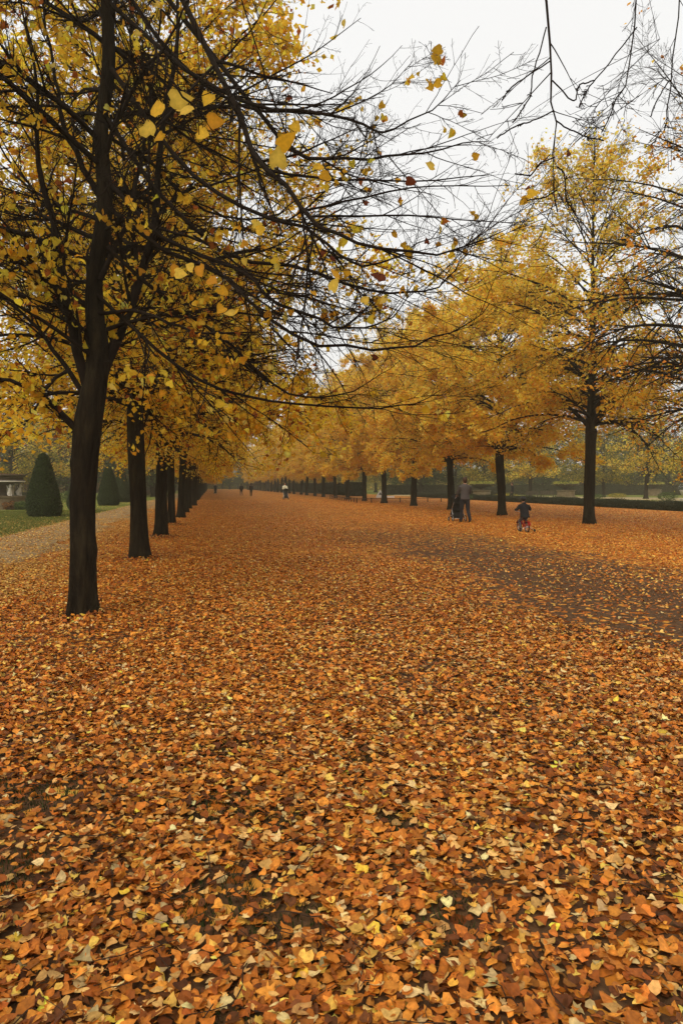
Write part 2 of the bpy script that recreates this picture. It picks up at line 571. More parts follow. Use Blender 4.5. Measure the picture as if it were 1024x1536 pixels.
# ------------------------------------------------------------------ the big nearest tree on the left (limbs follow the photograph)
def skeleton_tree(name, base, stem, stem_r, limbs, generic, seed, label, n2, n3, n4, leaf_fn, leaves, lsize, pinned=(), cols=YEL, w=YEL_W, flare=0.36, lm=1.0, ts=0.08, rk=1.0, jm=1.0):
    rs = np.random.default_rng(seed)
    tr = Wood()
    V, Q, P, RR = trunk_mesh(stem - base, stem_r, flare, rs, sides=72, rings=170)
    tr.add(V, Q)
    steps = 18
    LB, LR = [], []
    for pts, ra in limbs:
        c = catmull(np.array(pts) - base, steps)
        c[2:-1] += rs.normal(size=(steps - 3, 3)) * min(0.012, 0.10 * np.linalg.norm(c[-1] - c[-2]))
        LB.append(c)
        LR.append(np.maximum(rk * ra * np.linspace(1, 0.12, steps) ** 1.1, 0.0035))
    for (h, az, el, ln, dr) in generic:
        p = np.array([np.interp(h, P[:, 2], P[:, i]) for i in range(3)])
        D = np.array([math.cos(az) * math.cos(el), math.sin(az) * math.cos(el), math.sin(el)])
        c = [p]
        for i in range(1, steps):
            p = p + D * ln / (steps - 1)
            c.append(p)
            D = D + rs.normal(size=3) * 0.045
            D[2] -= dr * (1 if i < steps * 0.7 else -1.2)
            D = norm(D)
        LB.append(np.array(c))
        ra = 0.007 + 0.0065 * ln
        LR.append(np.maximum(ra * np.linspace(1, 0.12, steps) ** 1.1, 0.0035))
    B = np.array(LB)
    BR = np.array(LR)
    wd = Wood()
    wd.add(*tubes(B, BR, 8))
    B2, R2 = sprout(B, BR, rs.poisson(n2, len(B)), ts, 0.97, 0.18 * lm, 0.42 * lm, 0.72, 0.07 * jm, 0.012, 10, 0.55, 0.0035 * jm, rs, 0.6)
    wd.add(*tubes(B2, R2, 6))
    B3, R3 = sprout(B2, R2, rs.poisson(n3, len(B2)), 0.1, 1.0, 0.22, 0.6, 0.75, 0.10 * jm, 0.02, 7, 0.6, 0.0022, rs, 0.7)
    wd.add(*tubes(B3, R3, 4))
    B4, R4 = sprout(B3, R3, rs.poisson(n4, len(B3)), 0.1, 1.0, 0.22, 0.55, 0.8, 0.12, 0.02, 4, 0.7, 0.0016, rs, 0.8)
    wd.add(*tubes(B4, R4, 3))
    VL, TL, CL, off = [], [], [], 0
    idx = np.repeat(np.arange(len(B3)), rs.poisson(leaves, len(B3)))
    t = rs.uniform(0.2, 1, len(idx))
    pos, _ = interp(B3, idx, t)
    # leaves hang together on the twigs that still hold them
    hold = rs.uniform(size=len(B3)) < leaf_fn(B3[:, 0] + base, rs)
    pos = pos[hold[idx]]
    size = rs.uniform(0.65, 1.2, len(pos)) * lsize
    pos = pos + rs.normal(size=pos.shape) * 0.02 - np.array([0, 0, 1]) * size[:, None] * 0.5
    nr = rs.normal(size=pos.shape)
    nr[:, 2] *= 0.45
    V, T, tint = leaf_batch(pos, size, nr, 'heart', palette(cols, w, len(pos), rs, 0.16), rs, 0.22, 0.03)
    VL.append(V)
    TL.append(T)
    CL.append(tint)
    off += len(V)
    if pinned:
        allp = np.concatenate([B.reshape(-1, 3), B2.reshape(-1, 3), B3.reshape(-1, 3)])
        pp, ss, cc, tw = [], [], [], []
        for (px, py, s, brown) in pinned:
            d = min(0.085 * F / s, 7.6) + rs.normal(0, 0.06)
            q = at(px, py, d) - base
            dist = np.linalg.norm(allp - (q + np.array([0, 0, 0.12])), axis=1)
            j = dist.argmin()
            a = allp[j]
            if dist[j] > 0.05:
                mid = (a + q) / 2 + np.array([0.0, 0, 0.10 * min(dist[j], 0.8)])
                tw.append(catmull([a, mid, q + np.array([0, 0, 0.03])], 8))
            pp.append(q)
            ss.append(s * d / F * 0.92)
            cc.append(lin(120, 60, 34) if brown else lin(*[(250, 204, 62), (238, 182, 48), (250, 216, 90), (222, 160, 44)][rs.integers(4)]))
        if tw:
            tw = np.array(tw)
            wd.add(*tubes(tw, np.full(tw.shape[:2], 0.0022), 4))
        pp, ss, cc = np.array(pp), np.array(ss), np.array(cc)
        nr = -fw[None] + rs.normal(size=pp.shape) * 0.4
        V, T, tint = leaf_batch(pp, ss, nr, 'heart', cc, rs, 0.1, 0.03)
        VL.append(V)
        TL.append(T + off)
        CL.append(tint)
    root = empty(name, base, 0, label, 'tree', GR_L)
    obj('trunk', tr.mesh('trunk', M_BARK), root)
    obj('branches', wd.mesh('branches', M_TWIG), root)
    obj('foliage', mesh_np('foliage', np.concatenate(VL), [np.concatenate(TL)], M_LEAF, True, np.concatenate(CL)), root)
    return root


b1 = on_ground(124, 926)


def limb(px, ds):
    ds = np.interp(np.linspace(0, 1, len(px)), np.linspace(0, 1, len(ds)), ds)
    return [at(p[0], p[1], d) for p, d in zip(px, ds)]


TD = 8.05
stem = np.array([b1, at(124, 840, TD), at(125, 740, TD), at(132, 640, TD), at(146, 545, TD), at(141, 430, TD + .05), at(157, 310, TD), at(152, 200, TD), at(163, 90, TD), at(158, -60, TD), at(168, -260, TD), at(170, -520, TD)])
stem_r = [0.138, 0.13, 0.132, 0.148, 0.118, 0.092, 0.086, 0.074, 0.068, 0.058, 0.045, 0.015]
limbs1 = [
    (limb([(136, 610), (166, 530), (196, 455), (232, 340), (238, 220), (262, 90), (268, -60), (290, -250)], [8.05, 8.5, 8.8]), 0.105),
    (limb([(134, 590), (104, 480), (88, 370), (58, 240), (52, 110), (20, -60)], [8.05, 7.8, 7.5]), 0.085),
    (limb([(165, -190), (255, -30), (340, 130), (381, 231), (422, 270), (463, 325), (512, 354), (570, 374), (640, 384), (709, 366), (754, 346)], [8.05, 7.0, 6.4, 5.8, 5.6]), 0.05),
    (limb([(163, -120), (270, 20), (365, 140), (442, 227), (504, 237), (570, 239), (627, 229), (689, 216), (732, 212)], [8.05, 7.4, 6.8, 6.2]), 0.042),
    (limb([(160, -60), (240, 60), (310, 130), (381, 161), (440, 168), (496, 169), (545, 153), (586, 128), (620, 90)], [8.05, 8.4, 8.2, 7.8]), 0.036),
    (limb([(160, 0), (300, 120), (400, 160), (496, 169), (561, 196), (594, 190), (656, 157), (690, 120)], [8.05, 7.0, 6.6, 6.2]), 0.034),
    (limb([(158, 90), (230, 190), (300, 270), (381, 317), (479, 350), (516, 391), (561, 395), (625, 370), (660, 340)], [8.05, 7.3, 6.4, 6.0]), 0.04),
    (limb([(156, 170), (240, 290), (340, 382), (447, 399), (537, 432), (602, 438), (652, 432), (680, 407), (700, 380)], [8.05, 8.0, 7.4, 7.0]), 0.038),
    (limb([(152, 260), (250, 360), (365, 407), (401, 444), (463, 473), (512, 491), (561, 489), (602, 460), (622, 430)], [8.05, 7.0, 6.6, 6.2]), 0.036),
    (limb([(150, 300), (240, 370), (340, 415), (389, 469), (463, 510), (537, 524), (602, 520), (652, 505), (709, 481), (734, 455)], [8.05, 7.2, 6.4, 5.8]), 0.036),
    (limb([(148, 360), (240, 440), (340, 514), (422, 583), (490, 596), (555, 570), (600, 540)], [8.05, 8.4, 8.6, 8.4]), 0.034),
    (limb([(144, 440), (230, 520), (320, 580), (422, 604), (545, 612), (627, 604), (660, 585)], [8.05, 7.6, 7.0, 6.6]), 0.032),
    (limb([(158, 60), (210, 110), (260, 190), (330, 230), (400, 262), (460, 262), (520, 232), (560, 190)], [8.05, 9.0, 9.4, 9.6]), 0.032),
    (limb([(156, 200), (230, 250), (300, 310), (380, 330), (450, 300), (540, 270), (610, 262)], [8.05, 9.0, 10.0, 10.2]), 0.032),
    (limb([(152, 300), (100, 200), (85, 130), (66, 20), (40, -120)], [8.05, 7.9, 7.8, 7.8]), 0.05),
    (limb([(126, 655), (85, 612), (40, 580), (-40, 562), (-140, 570)], [8.05, 7.8, 7.5]), 0.062),
    (limb([(132, 600), (75, 520), (30, 465), (-40, 425), (-120, 420)], [8.05, 8.4, 8.8]), 0.045),
    (limb([(142, 520), (70, 420), (0, 330), (-90, 270)], [8.05, 7.4, 6.6]), 0.04),
    (limb([(150, 330), (60, 290), (-20, 200), (-100, 160)], [8.05, 8.6, 9.0]), 0.035),
    (limb([(140, 560), (190, 480), (220, 400), (270, 350), (330, 330)], [8.05, 8.8, 9.6]), 0.045),
    (limb([(150, 420), (200, 300), (225, 150), (240, 0), (240, -150)], [8.05, 8.4, 8.6]), 0.045),
    (limb([(155, 240), (200, 130), (270, 30), (300, -90)], [8.05, 7.5, 7.0]), 0.04),
    (limb([(144, 470), (220, 470), (300, 500), (380, 500), (450, 540)], [8.05, 7.4, 6.8]), 0.032),
    (limb([(150, 350), (190, 330), (250, 345), (320, 370), (400, 430), (470, 440), (540, 470)], [8.05, 7.6, 7.2]), 0.03),
]
rg = np.random.default_rng(77)
gen1 = []
for i in range(30):
    h = 2.9 + i * 0.27
    gen1.append((h, rg.uniform(0.45 * PI, 1.45 * PI), rg.uniform(0.2, 0.75), rg.uniform(2.6, 4.4), rg.uniform(0.02, 0.05)))
for i in range(8):
    gen1.append((3.2 + i * 0.8, rg.uniform(-0.4, 1.2), rg.uniform(0.3, 0.8), rg.uniform(2.4, 4.0), rg.uniform(0.03, 0.06)))

pin1 = [(616, 271, 17, 1), (596, 270, 13, 0), (645, 248, 17, 0), (658, 366, 11, 0), (591, 351, 10, 0), (548, 303, 11, 1), (547, 257, 13, 0),
        (472, 275, 25, 0), (488, 265, 18, 0), (478, 250, 18, 0), (500, 428, 26, 0), (503, 412, 22, 0), (548, 450, 19, 0), (570, 416, 17, 1), (563, 412, 13, 1),
        (443, 188, 17, 0), (390, 344, 17, 0), (385, 335, 15, 0), (366, 365, 15, 0), (366, 392, 15, 0), (470, 440, 15, 0), (626, 466, 11, 0), (562, 536, 11, 1),
        (434, 146, 12, 1), (455, 131, 12, 0), (560, 476, 9, 0), (593, 384, 10, 0), (610, 372, 10, 0), (640, 361, 9, 1), (686, 403, 8, 0), (484, 379, 12, 1),
        (410, 230, 16, 0), (520, 410, 14, 0), (500, 388, 14, 1), (430, 505, 12, 0), (443, 515, 12, 0), (490, 480, 10, 0), (345, 470, 18, 0), (332, 465, 20, 0),
        (300, 405, 22, 0), (318, 420, 20, 0), (335, 437, 18, 0), (285, 400, 20, 0), (270, 410, 19, 0), (262, 405, 18, 0), (240, 205, 16, 0), (350, 470, 16, 0)]


def leaf1(p, rs):
    # leaves cling low and to the left, the outer right side is nearly bare
    d = (p - CAM) @ fw
    px = 512 + F * ((p - CAM) @ rt) / d
    left = np.clip((430 - px) / 330, 0, 1)
    z = p[:, 2]
    return 0.03 + 0.40 * left * np.clip((5.6 - z) / 2.4, 0.12, 1)


skeleton_tree('lime_tree', b1, stem, stem_r, limbs1, gen1, 31, 'nearest lime tree with sparse yellow leaves and long bare branches arching over the path',
              18, 10, 3.6, leaf1, 3.6, 0.075, pin1, rk=0.72)

# ------------------------------------------------------------------ the tree beside the camera: only its overhanging ends reach the picture
b0 = np.array([-1.75, 1.3, 0.0])
stem0 = np.array([b0, b0 + [0, 0, 1], b0 + [0.03, 0, 2.2], b0 + [0.05, 0.05, 3.6], b0 + [0.1, 0.1, 6], b0 + [0.1, 0.1, 9], b0 + [0.2, 0.1, 12]])
s0 = lambda z: b0 + np.array([0.05, 0.05, z])
limbs0 = [
    ([s0(3.6), b0 + np.array([1.2, 0.7, 4.9]), np.array([1.2, 2.8, 5.4]), at(742, -330, 3.7), at(790, -120, 3.6), at(818, 30, 3.55), at(826, 128, 3.5), at(833, 200, 3.5), at(831, 262, 3.5), at(836, 318, 3.5)], 0.03),
    ([s0(3.9), b0 + np.array([1.6, 0.8, 5.2]), np.array([2.0, 2.9, 5.6]), at(930, -300, 4.0), at(955, -60, 3.9), at(945, 100, 3.9), at(920, 160, 3.9), at(902, 198, 3.9)], 0.024),
    ([s0(4.2), b0 + np.array([1.8, 0.4, 5.4]), np.array([2.4, 2.6, 5.5]), at(1040, -260, 4.0), at(1020, -20, 4.0), at(1003, 140, 4.0), at(996, 195, 4.0)], 0.022),
    ([s0(3.0), b0 + np.array([0.25, 0.6, 3.9]), at(60, -420, 2.6), at(150, -120, 2.6), at(228, 60, 2.5), at(262, 128, 2.4), at(300, 175, 2.4)], 0.014),
    ([s0(3.3), b0 + np.array([0.6, 0.8, 4.2]), at(260, -420, 3.0), at(330, -120, 3.2), at(390, 90, 3.3), at(425, 190, 3.3), at(440, 225, 3.3)], 0.012),
]
twigs0 = [([(831, 165), (800, 180), (775, 188), (745, 207)], 3.5, 0.004), ([(833, 180), (858, 196), (885, 206), (905, 210)], 3.5, 0.004),
          ([(832, 235), (810, 245), (795, 262), (772, 260)], 3.5, 0.0032), ([(819, 40), (800, 110), (792, 150), (768, 184)], 3.5, 0.004),
          ([(835, 285), (815, 296), (790, 300)], 3.5, 0.003), ([(836, 250), (846, 262), (850, 300), (862, 318)], 3.5, 0.003),
          ([(955, 40), (900, 110), (880, 135), (868, 160)], 3.9, 0.0035), ([(1003, 120), (985, 150), (975, 175)], 4.0, 0.003),
          ([(826, 90), (770, 128), (752, 150)], 3.5, 0.003), ([(828, 120), (860, 150), (868, 128), (890, 120)], 3.5, 0.003)]
pin0 = [(851, 229, 15, 1), (799, 290, 19, 0), (790, 281, 13, 1), (713, 234, 14, 0),
        (223, 193, 30, 0), (238, 163, 33, 0), (268, 148, 36, 0), (279, 163, 28, 0), (312, 148, 24, 0), (322, 182, 26, 0), (304, 200, 22, 0),
        (429, 211, 32, 0), (417, 237, 30, 0), (443, 190, 20, 0)]
for px, d, r in twigs0:
    limbs0.append(([at(a, b, d + 0.05 * i) for i, (a, b) in enumerate(px)], r))
skeleton_tree('lime_tree', b0, stem0, [0.16, 0.14, 0.14, 0.12, 0.09, 0.05, 0.02], limbs0,
              [(4.5 + i * 0.7, 2.0 + i * 1.1, 0.7, 2.6, 0.02) for i in range(8)], 41,
              'lime tree showing only hanging twigs and large yellow leaves at the top edge',
              10, 4, 1.5, lambda p, rs: np.full(len(p), 0.0), 1.0, 0.08, pin0, lm=0.3, ts=0.5, rk=0.42, jm=0.5)

# ------------------------------------------------------------------ background trees
def bg_tree(name, seed, cols, w, H=10, clear=1.6, R=4.2, lsize=0.22, leaves=5.5):
    return lime(name, seed, H=H, clear=clear, R=R, r0=0.22, n1=40, n2=9, n3=6, leaves=leaves, lsize=lsize, cols=cols, w=w, bare_top=0.1, spread=0.22, low=0.6, shape=0.75, twig_r=0.006)


BT = {'olive': bg_tree('park_tree', 201, OLIVE, OLIVE_W), 'green': bg_tree('park_tree', 202, GREEN, GREEN_W, clear=1.0, H=11), 'brown': bg_tree('park_tree', 203, BROWN, BROWN_W, clear=0.8),
      'yellow': bg_tree('park_tree', 204, GOLD + OLIVE, [3, 2, 2, 1, 1, 3, 2, 2, 2, 2, 1], leaves=4.5, clear=2.2)}
WORD = {'olive': 'olive green', 'green': 'dark green', 'brown': 'brownish', 'yellow': 'yellow and green'}
rb = np.random.default_rng(9)
spots = []


def bgt(kind, X, Y, label=None, sc=1.0, sz=1.0):
    side = 'right' if X > 0 else 'left'
    place(BT[kind], X, Y, label or 'hazy %s park tree among the others far behind the %s row' % (WORD[kind], side),
          '%s park trees far behind the %s-hand row' % (WORD[kind], side) if not label else None, rb.uniform(0, 6.28), sc, sz)


def xy(px, d):
    p = at(px, 768, d)
    return p[0], p[1]


bgt('yellow', *xy(968, 80), 'yellow park tree on the lawn behind the clipped low hedge at the right', 1.0, 1.05)
bgt('olive', *xy(905, 92), 'olive green park tree on the lawn just right of the nearest bare-topped lime trunk', 0.9, 0.9)
bgt('yellow', *xy(795, 96), 'yellow-green park tree above the benches behind the low hedge', 1.0, 0.9)
bgt('olive', *xy(725, 104), 'olive park tree above the left stone bowl behind the pushchair man', 1.0, 0.95)
bgt('yellow', *xy(1060, 66), 'yellow park tree at the right edge above the white-flowered urn', 1.0, 1.0)
kinds = ['olive', 'green', 'brown', 'yellow', 'olive', 'green']
for px in range(600, 1160, 44):
    d = 118 + rb.uniform(-6, 10)
    bgt(kinds[rb.integers(6)], *xy(px + rb.uniform(-14, 14), d), sc=rb.uniform(1.0, 1.3), sz=rb.uniform(0.9, 1.2))
for px in range(560, 1180, 52):
    bgt(kinds[rb.integers(6)], *xy(px + rb.uniform(-14, 14), 150 + rb.uniform(-6, 14)), sc=rb.uniform(1.2, 1.6), sz=rb.uniform(1.0, 1.35))
for px in range(-130, 300, 50):
    bgt(kinds[rb.integers(6)], *xy(px + rb.uniform(-14, 14), 92 + rb.uniform(-6, 12)), sc=rb.uniform(1.0, 1.3), sz=rb.uniform(0.9, 1.2))
for px in range(-100, 300, 50):
    bgt(('yellow', 'olive', 'brown')[rb.integers(3)], *xy(px + rb.uniform(-14, 14), 140 + rb.uniform(-6, 12)), sc=rb.uniform(1.3, 1.6), sz=rb.uniform(1.0, 1.3))
for i in range(7):
    bgt(('green', 'olive')[i % 2], -14 + i * 6.2, 285 + rb.uniform(-5, 5), 'pale grey-green park tree closing the far end of the avenue', 1.3, 1.25)
for o in C.objects:
    if o.get('label') == 'pale grey-green park tree closing the far end of the avenue':
        o['group'] = 'park trees closing the avenue'

# ------------------------------------------------------------------ clipped yews and hedges
def clipped(name, prof_fn, n_leaves, sampler, cols, w, lsize, core_V, core_Q, seed):
    rs = np.random.default_rng(seed)
    pos, nr = sampler(n_leaves, rs)
    nr = norm(nr) + rs.normal(size=nr.shape) * 0.55
    V, T, tint = leaf_batch(pos, rs.uniform(0.6, 1.3, len(pos)) * lsize, nr, 'quad', palette(cols, w, len(pos), rs, 0.25), rs, 0.2)
    core_c = np.tile(np.array(cols[0]) * 0.6, (len(core_V), 1))
    return mesh_np(name, np.concatenate([core_V, V]), [core_Q, T + len(core_V)], M_YEW, False, np.concatenate([core_c, tint]))


YEWC = [lin(38, 52, 22), lin(48, 62, 26), lin(30, 40, 18), lin(58, 70, 30)]
YEWW = [3, 3, 3, 1]
HEDC = [lin(42, 50, 28), lin(54, 58, 32), lin(34, 40, 24), lin(78, 68, 36)]


def yew_mesh(H, R):
    hs = np.array([0, 0.06, 0.16, 0.4, 0.7, 0.9, 0.97, 1.0]) * H
    rr = np.array([0.80, 0.95, 1.0, 0.84, 0.55, 0.33, 0.2, 0.0]) * R

    def sampler(n, rs):
        z = rs.uniform(0, 1, n) ** 1.15 * H
        a = rs.uniform(0, 2 * PI, n)
        r = np.interp(z, hs, rr) * (1 + 0.03 * np.sin(3 * a + z * 2) + 0.025 * np.sin(7 * a - 3 * z)) + rs.normal(0, 0.02, n)
        pos = np.stack([r * np.cos(a), r * np.sin(a), z], 1)
        return pos, np.stack([np.cos(a), np.sin(a), np.full(n, 0.3)], 1)
    sd = 20
    th = np.arange(sd) * 2 * PI / sd
    V = np.stack([np.outer(rr * 0.95, np.cos(th)), np.outer(rr * 0.95, np.sin(th)), np.repeat(hs[:, None] * 0.985, sd, 1)], -1).reshape(-1, 3)
    i = np.arange(len(hs) - 1)[:, None] * sd
    s = np.arange(sd)[None]
    Q = np.stack([i + s, i + (s + 1) % sd, i + sd + (s + 1) % sd, i + sd + s], -1).reshape(-1, 4)
    return clipped('yew', None, 16000, sampler, YEWC, YEWW, 0.055, V, Q, 7)


ym = yew_mesh(3.05, 0.80)
yl = ['dark green clipped yew cone on the lawn, largest and nearest at the left', 'clipped yew cone almost hidden behind the nearest lime trunk',
      'clipped yew cone showing just right of the nearest lime trunk', 'clipped yew cone just left of the second lime trunk', 'clipped yew cone hidden behind the second lime trunk']
for i, Y in enumerate([36.5, 46.6, 56.2, 67.0, 77.0]):
    o = obj('clipped_yew', ym)
    o.location = (-7.87 + (0.35 if i == 2 else 0), Y, 0)
    o.rotation_euler = (0, 0, i * 1.3)
    o.scale = (1, 1, (1, 0.95, 0.98, 1.0, 1.0)[i])
    tag(o, yl[i], 'topiary', 'clipped yew cones along the left lawn')


def hedge(x0, y0, x1, y1, width, H, label, n, cols=HEDC, w=(3, 3, 3, 1), lsize=0.09, seed=1, name='hedge'):
    L = math.hypot(x1 - x0, y1 - y0)
    az = math.atan2(y1 - y0, x1 - x0)
    seg = max(8, int(L / 2))
    rs = np.random.default_rng(seed)

    def sampler(n, rs):
        u = rs.uniform(0, L, n)
        v = rs.uniform(0, 2 * H + width, n)
        wob = 0.035 * np.sin(u * 0.9) + 0.03 * np.sin(u * 2.3) + 0.02 * np.sin(u * 5.1 + 1)
        y = np.where(v < H, -width / 2, np.where(v < H + width, v - H - width / 2, width / 2))
        z = np.where(v < H, v, np.where(v < H + width, H, 2 * H + width - v))
        ny = np.where(v < H, -1.0, np.where(v < H + width, 0.0, 1.0))
        nz = np.where((v >= H) & (v < H + width), 1.0, 0.15)
        y = y + rs.normal(0, 0.025, n) + ny * wob
        z = z + np.where(nz > 0.5, wob + rs.normal(0, 0.03, n), 0)
        # the two ends
        m = n // 30
        u[:m] = rs.choice([0, L], m)
        y[:m] = rs.uniform(-width / 2, width / 2, m)
        z[:m] = rs.uniform(0, H, m)
        return np.stack([u, y, z], 1), np.stack([np.zeros(n), ny, nz], 1)
    h, wd2, e = H * 0.97, width / 2 * 0.97, 0.02
    V = np.array([(x, yy, zz) for x in (e, L - e) for yy, zz in ((-wd2, 0), (wd2, 0), (wd2, h), (-wd2, h))], float)
    Q = np.array([(0, 1, 2, 3), (4, 7, 6, 5), (0, 4, 5, 1), (1, 5, 6, 2), (2, 6, 7, 3), (3, 7, 4, 0)])
    o = obj(name, clipped(name, None, n, sampler, cols, w, lsize, V, Q, seed))
    o.location = (x0, y0, 0)
    o.rotation_euler = (0, 0, az)
    tag(o, label, 'hedge')
    return o


hedge(20.2, 98, 19.6, 255, 1.6, 1.85, 'tall dark clipped hedge behind the distant right-hand trunks', 60000, lsize=0.16, seed=3)
hedge(27.2, 22, 26.6, 92, 0.8, 0.5, 'low dark clipped hedge along the garden edge at the right', 60000, lsize=0.07, seed=4)
hedge(31.5, 24, 30.5, 90, 0.5, 0.35, 'second low hedge with pale yellowing top beyond the first at the right', 30000, [lin(170, 160, 96), lin(140, 136, 76), lin(120, 120, 66), lin(90, 96, 50)], seed=5)
hedge(-10.5, 84, -10.0, 235, 1.2, 1.35, 'dark hedge glimpsed between the left-hand trunks', 40000, lsize=0.14, seed=6)
hedge(-30, 62, -13, 63.5, 1.0, 0.8, 'low hedge across the garden behind the yew cones', 16000, lsize=0.1, seed=8)
hedge(27.5, 112, 74, 100, 1.4, 1.5, 'dark hedge across the back of the right-hand lawn', 30000, lsize=0.16, seed=12)

for px, d in [(345, 262), (372, 240), (400, 215), (430, 200), (455, 190), (485, 170), (515, 160), (545, 150), (575, 140)]:
    bgt(('green', 'brown', 'olive')[px % 3], *xy(px, d), sc=1.25, sz=1.1)
for px, d in [(20, 75), (75, 82), (100, 110), (170, 100), (215, 130), (262, 150), (290, 190)]:
    bgt(('yellow', 'olive', 'olive')[px % 3], *xy(px, d), sc=1.1, sz=0.9)
hedge(24, 262, 62, 170, 3.0, 5.0, 'tall rough boundary hedge far behind the dark clipped hedge on the right', 20000, OLIVE, OLIVE_W, 0.4, 21)
hedge(62, 168, 120, 96, 3.0, 4.6, 'tall rough boundary hedge far behind the benches and stone bowls', 24000, OLIVE, OLIVE_W, 0.36, 22)
hedge(-12, 250, -40, 150, 3.0, 4.6, 'tall rough boundary hedge far behind the left row', 20000, OLIVE, OLIVE_W, 0.36, 23)
hedge(-40, 148, -72, 84, 3.0, 4.2, 'tall rough boundary hedge far behind the great stone bowl', 20000, OLIVE, OLIVE_W, 0.3, 24)

hedge(-24, 292, 60, 300, 3.0, 4.5, 'pale hazy hedge closing the far end of the avenue', 20000, OLIVE, OLIVE_W, 0.4, 25)

# ------------------------------------------------------------------ ground
def sheet(name, x0, y0, x1, y1, z, mat, nx=1, ny=1, kind='structure'):
    xs = np.linspace(x0, x1, nx + 1)
    ys = np.linspace(y0, y1, ny + 1)
    V = np.array([(x, y, z) for y in ys for x in xs])
    i = np.arange(ny)[:, None] * (nx + 1)
    j = np.arange(nx)[None]
    Q = np.stack([i + j, i + j + 1, i + nx + 2 + j, i + nx + 1 + j], -1).reshape(-1, 4)
    o = obj(name, mesh_np(name, V, [Q], mat))
    return tag(o, None, None, None, kind)


def lawn_mat():
    m, nt, b = new_mat('lawn')
    L = nt.links.new
    tc = N(nt, 'ShaderNodeTexCoord')
    n = N(nt, 'ShaderNodeTexNoise', Scale=0.6, Detail=10, Roughness=0.7)
    L(tc.outputs['Object'], n.inputs['Vector'])
    r = ramp(nt, [(0.3, lin(84, 98, 40)), (0.5, lin(104, 114, 48)), (0.7, lin(134, 124, 58))])
    L(n.outputs['Fac'], r.inputs[0])
    n2 = N(nt, 'ShaderNodeTexNoise', Scale=40, Detail=6)
    L(tc.outputs['Object'], n2.inputs['Vector'])
    mx = N(nt, 'ShaderNodeMix', data_type='RGBA', blend_type='OVERLAY')
    mx.inputs['Factor'].default_value = 0.7
    L(r.outputs[0], mx.inputs['A'])
    L(n2.outputs['Fac'], mx.inputs['B'])
    L(mx.outputs['Result'], b.inputs['Base Color'])
    b.inputs['Roughness'].default_value = 0.95
    b.inputs['Specular IOR Level'].default_value = 0.05
    bp = N(nt, 'ShaderNodeBump', Strength=0.8, Distance=0.05)
    L(n2.outputs['Fac'], bp.inputs['Height'])
    L(bp.outputs[0], b.inputs['Normal'])
    return m


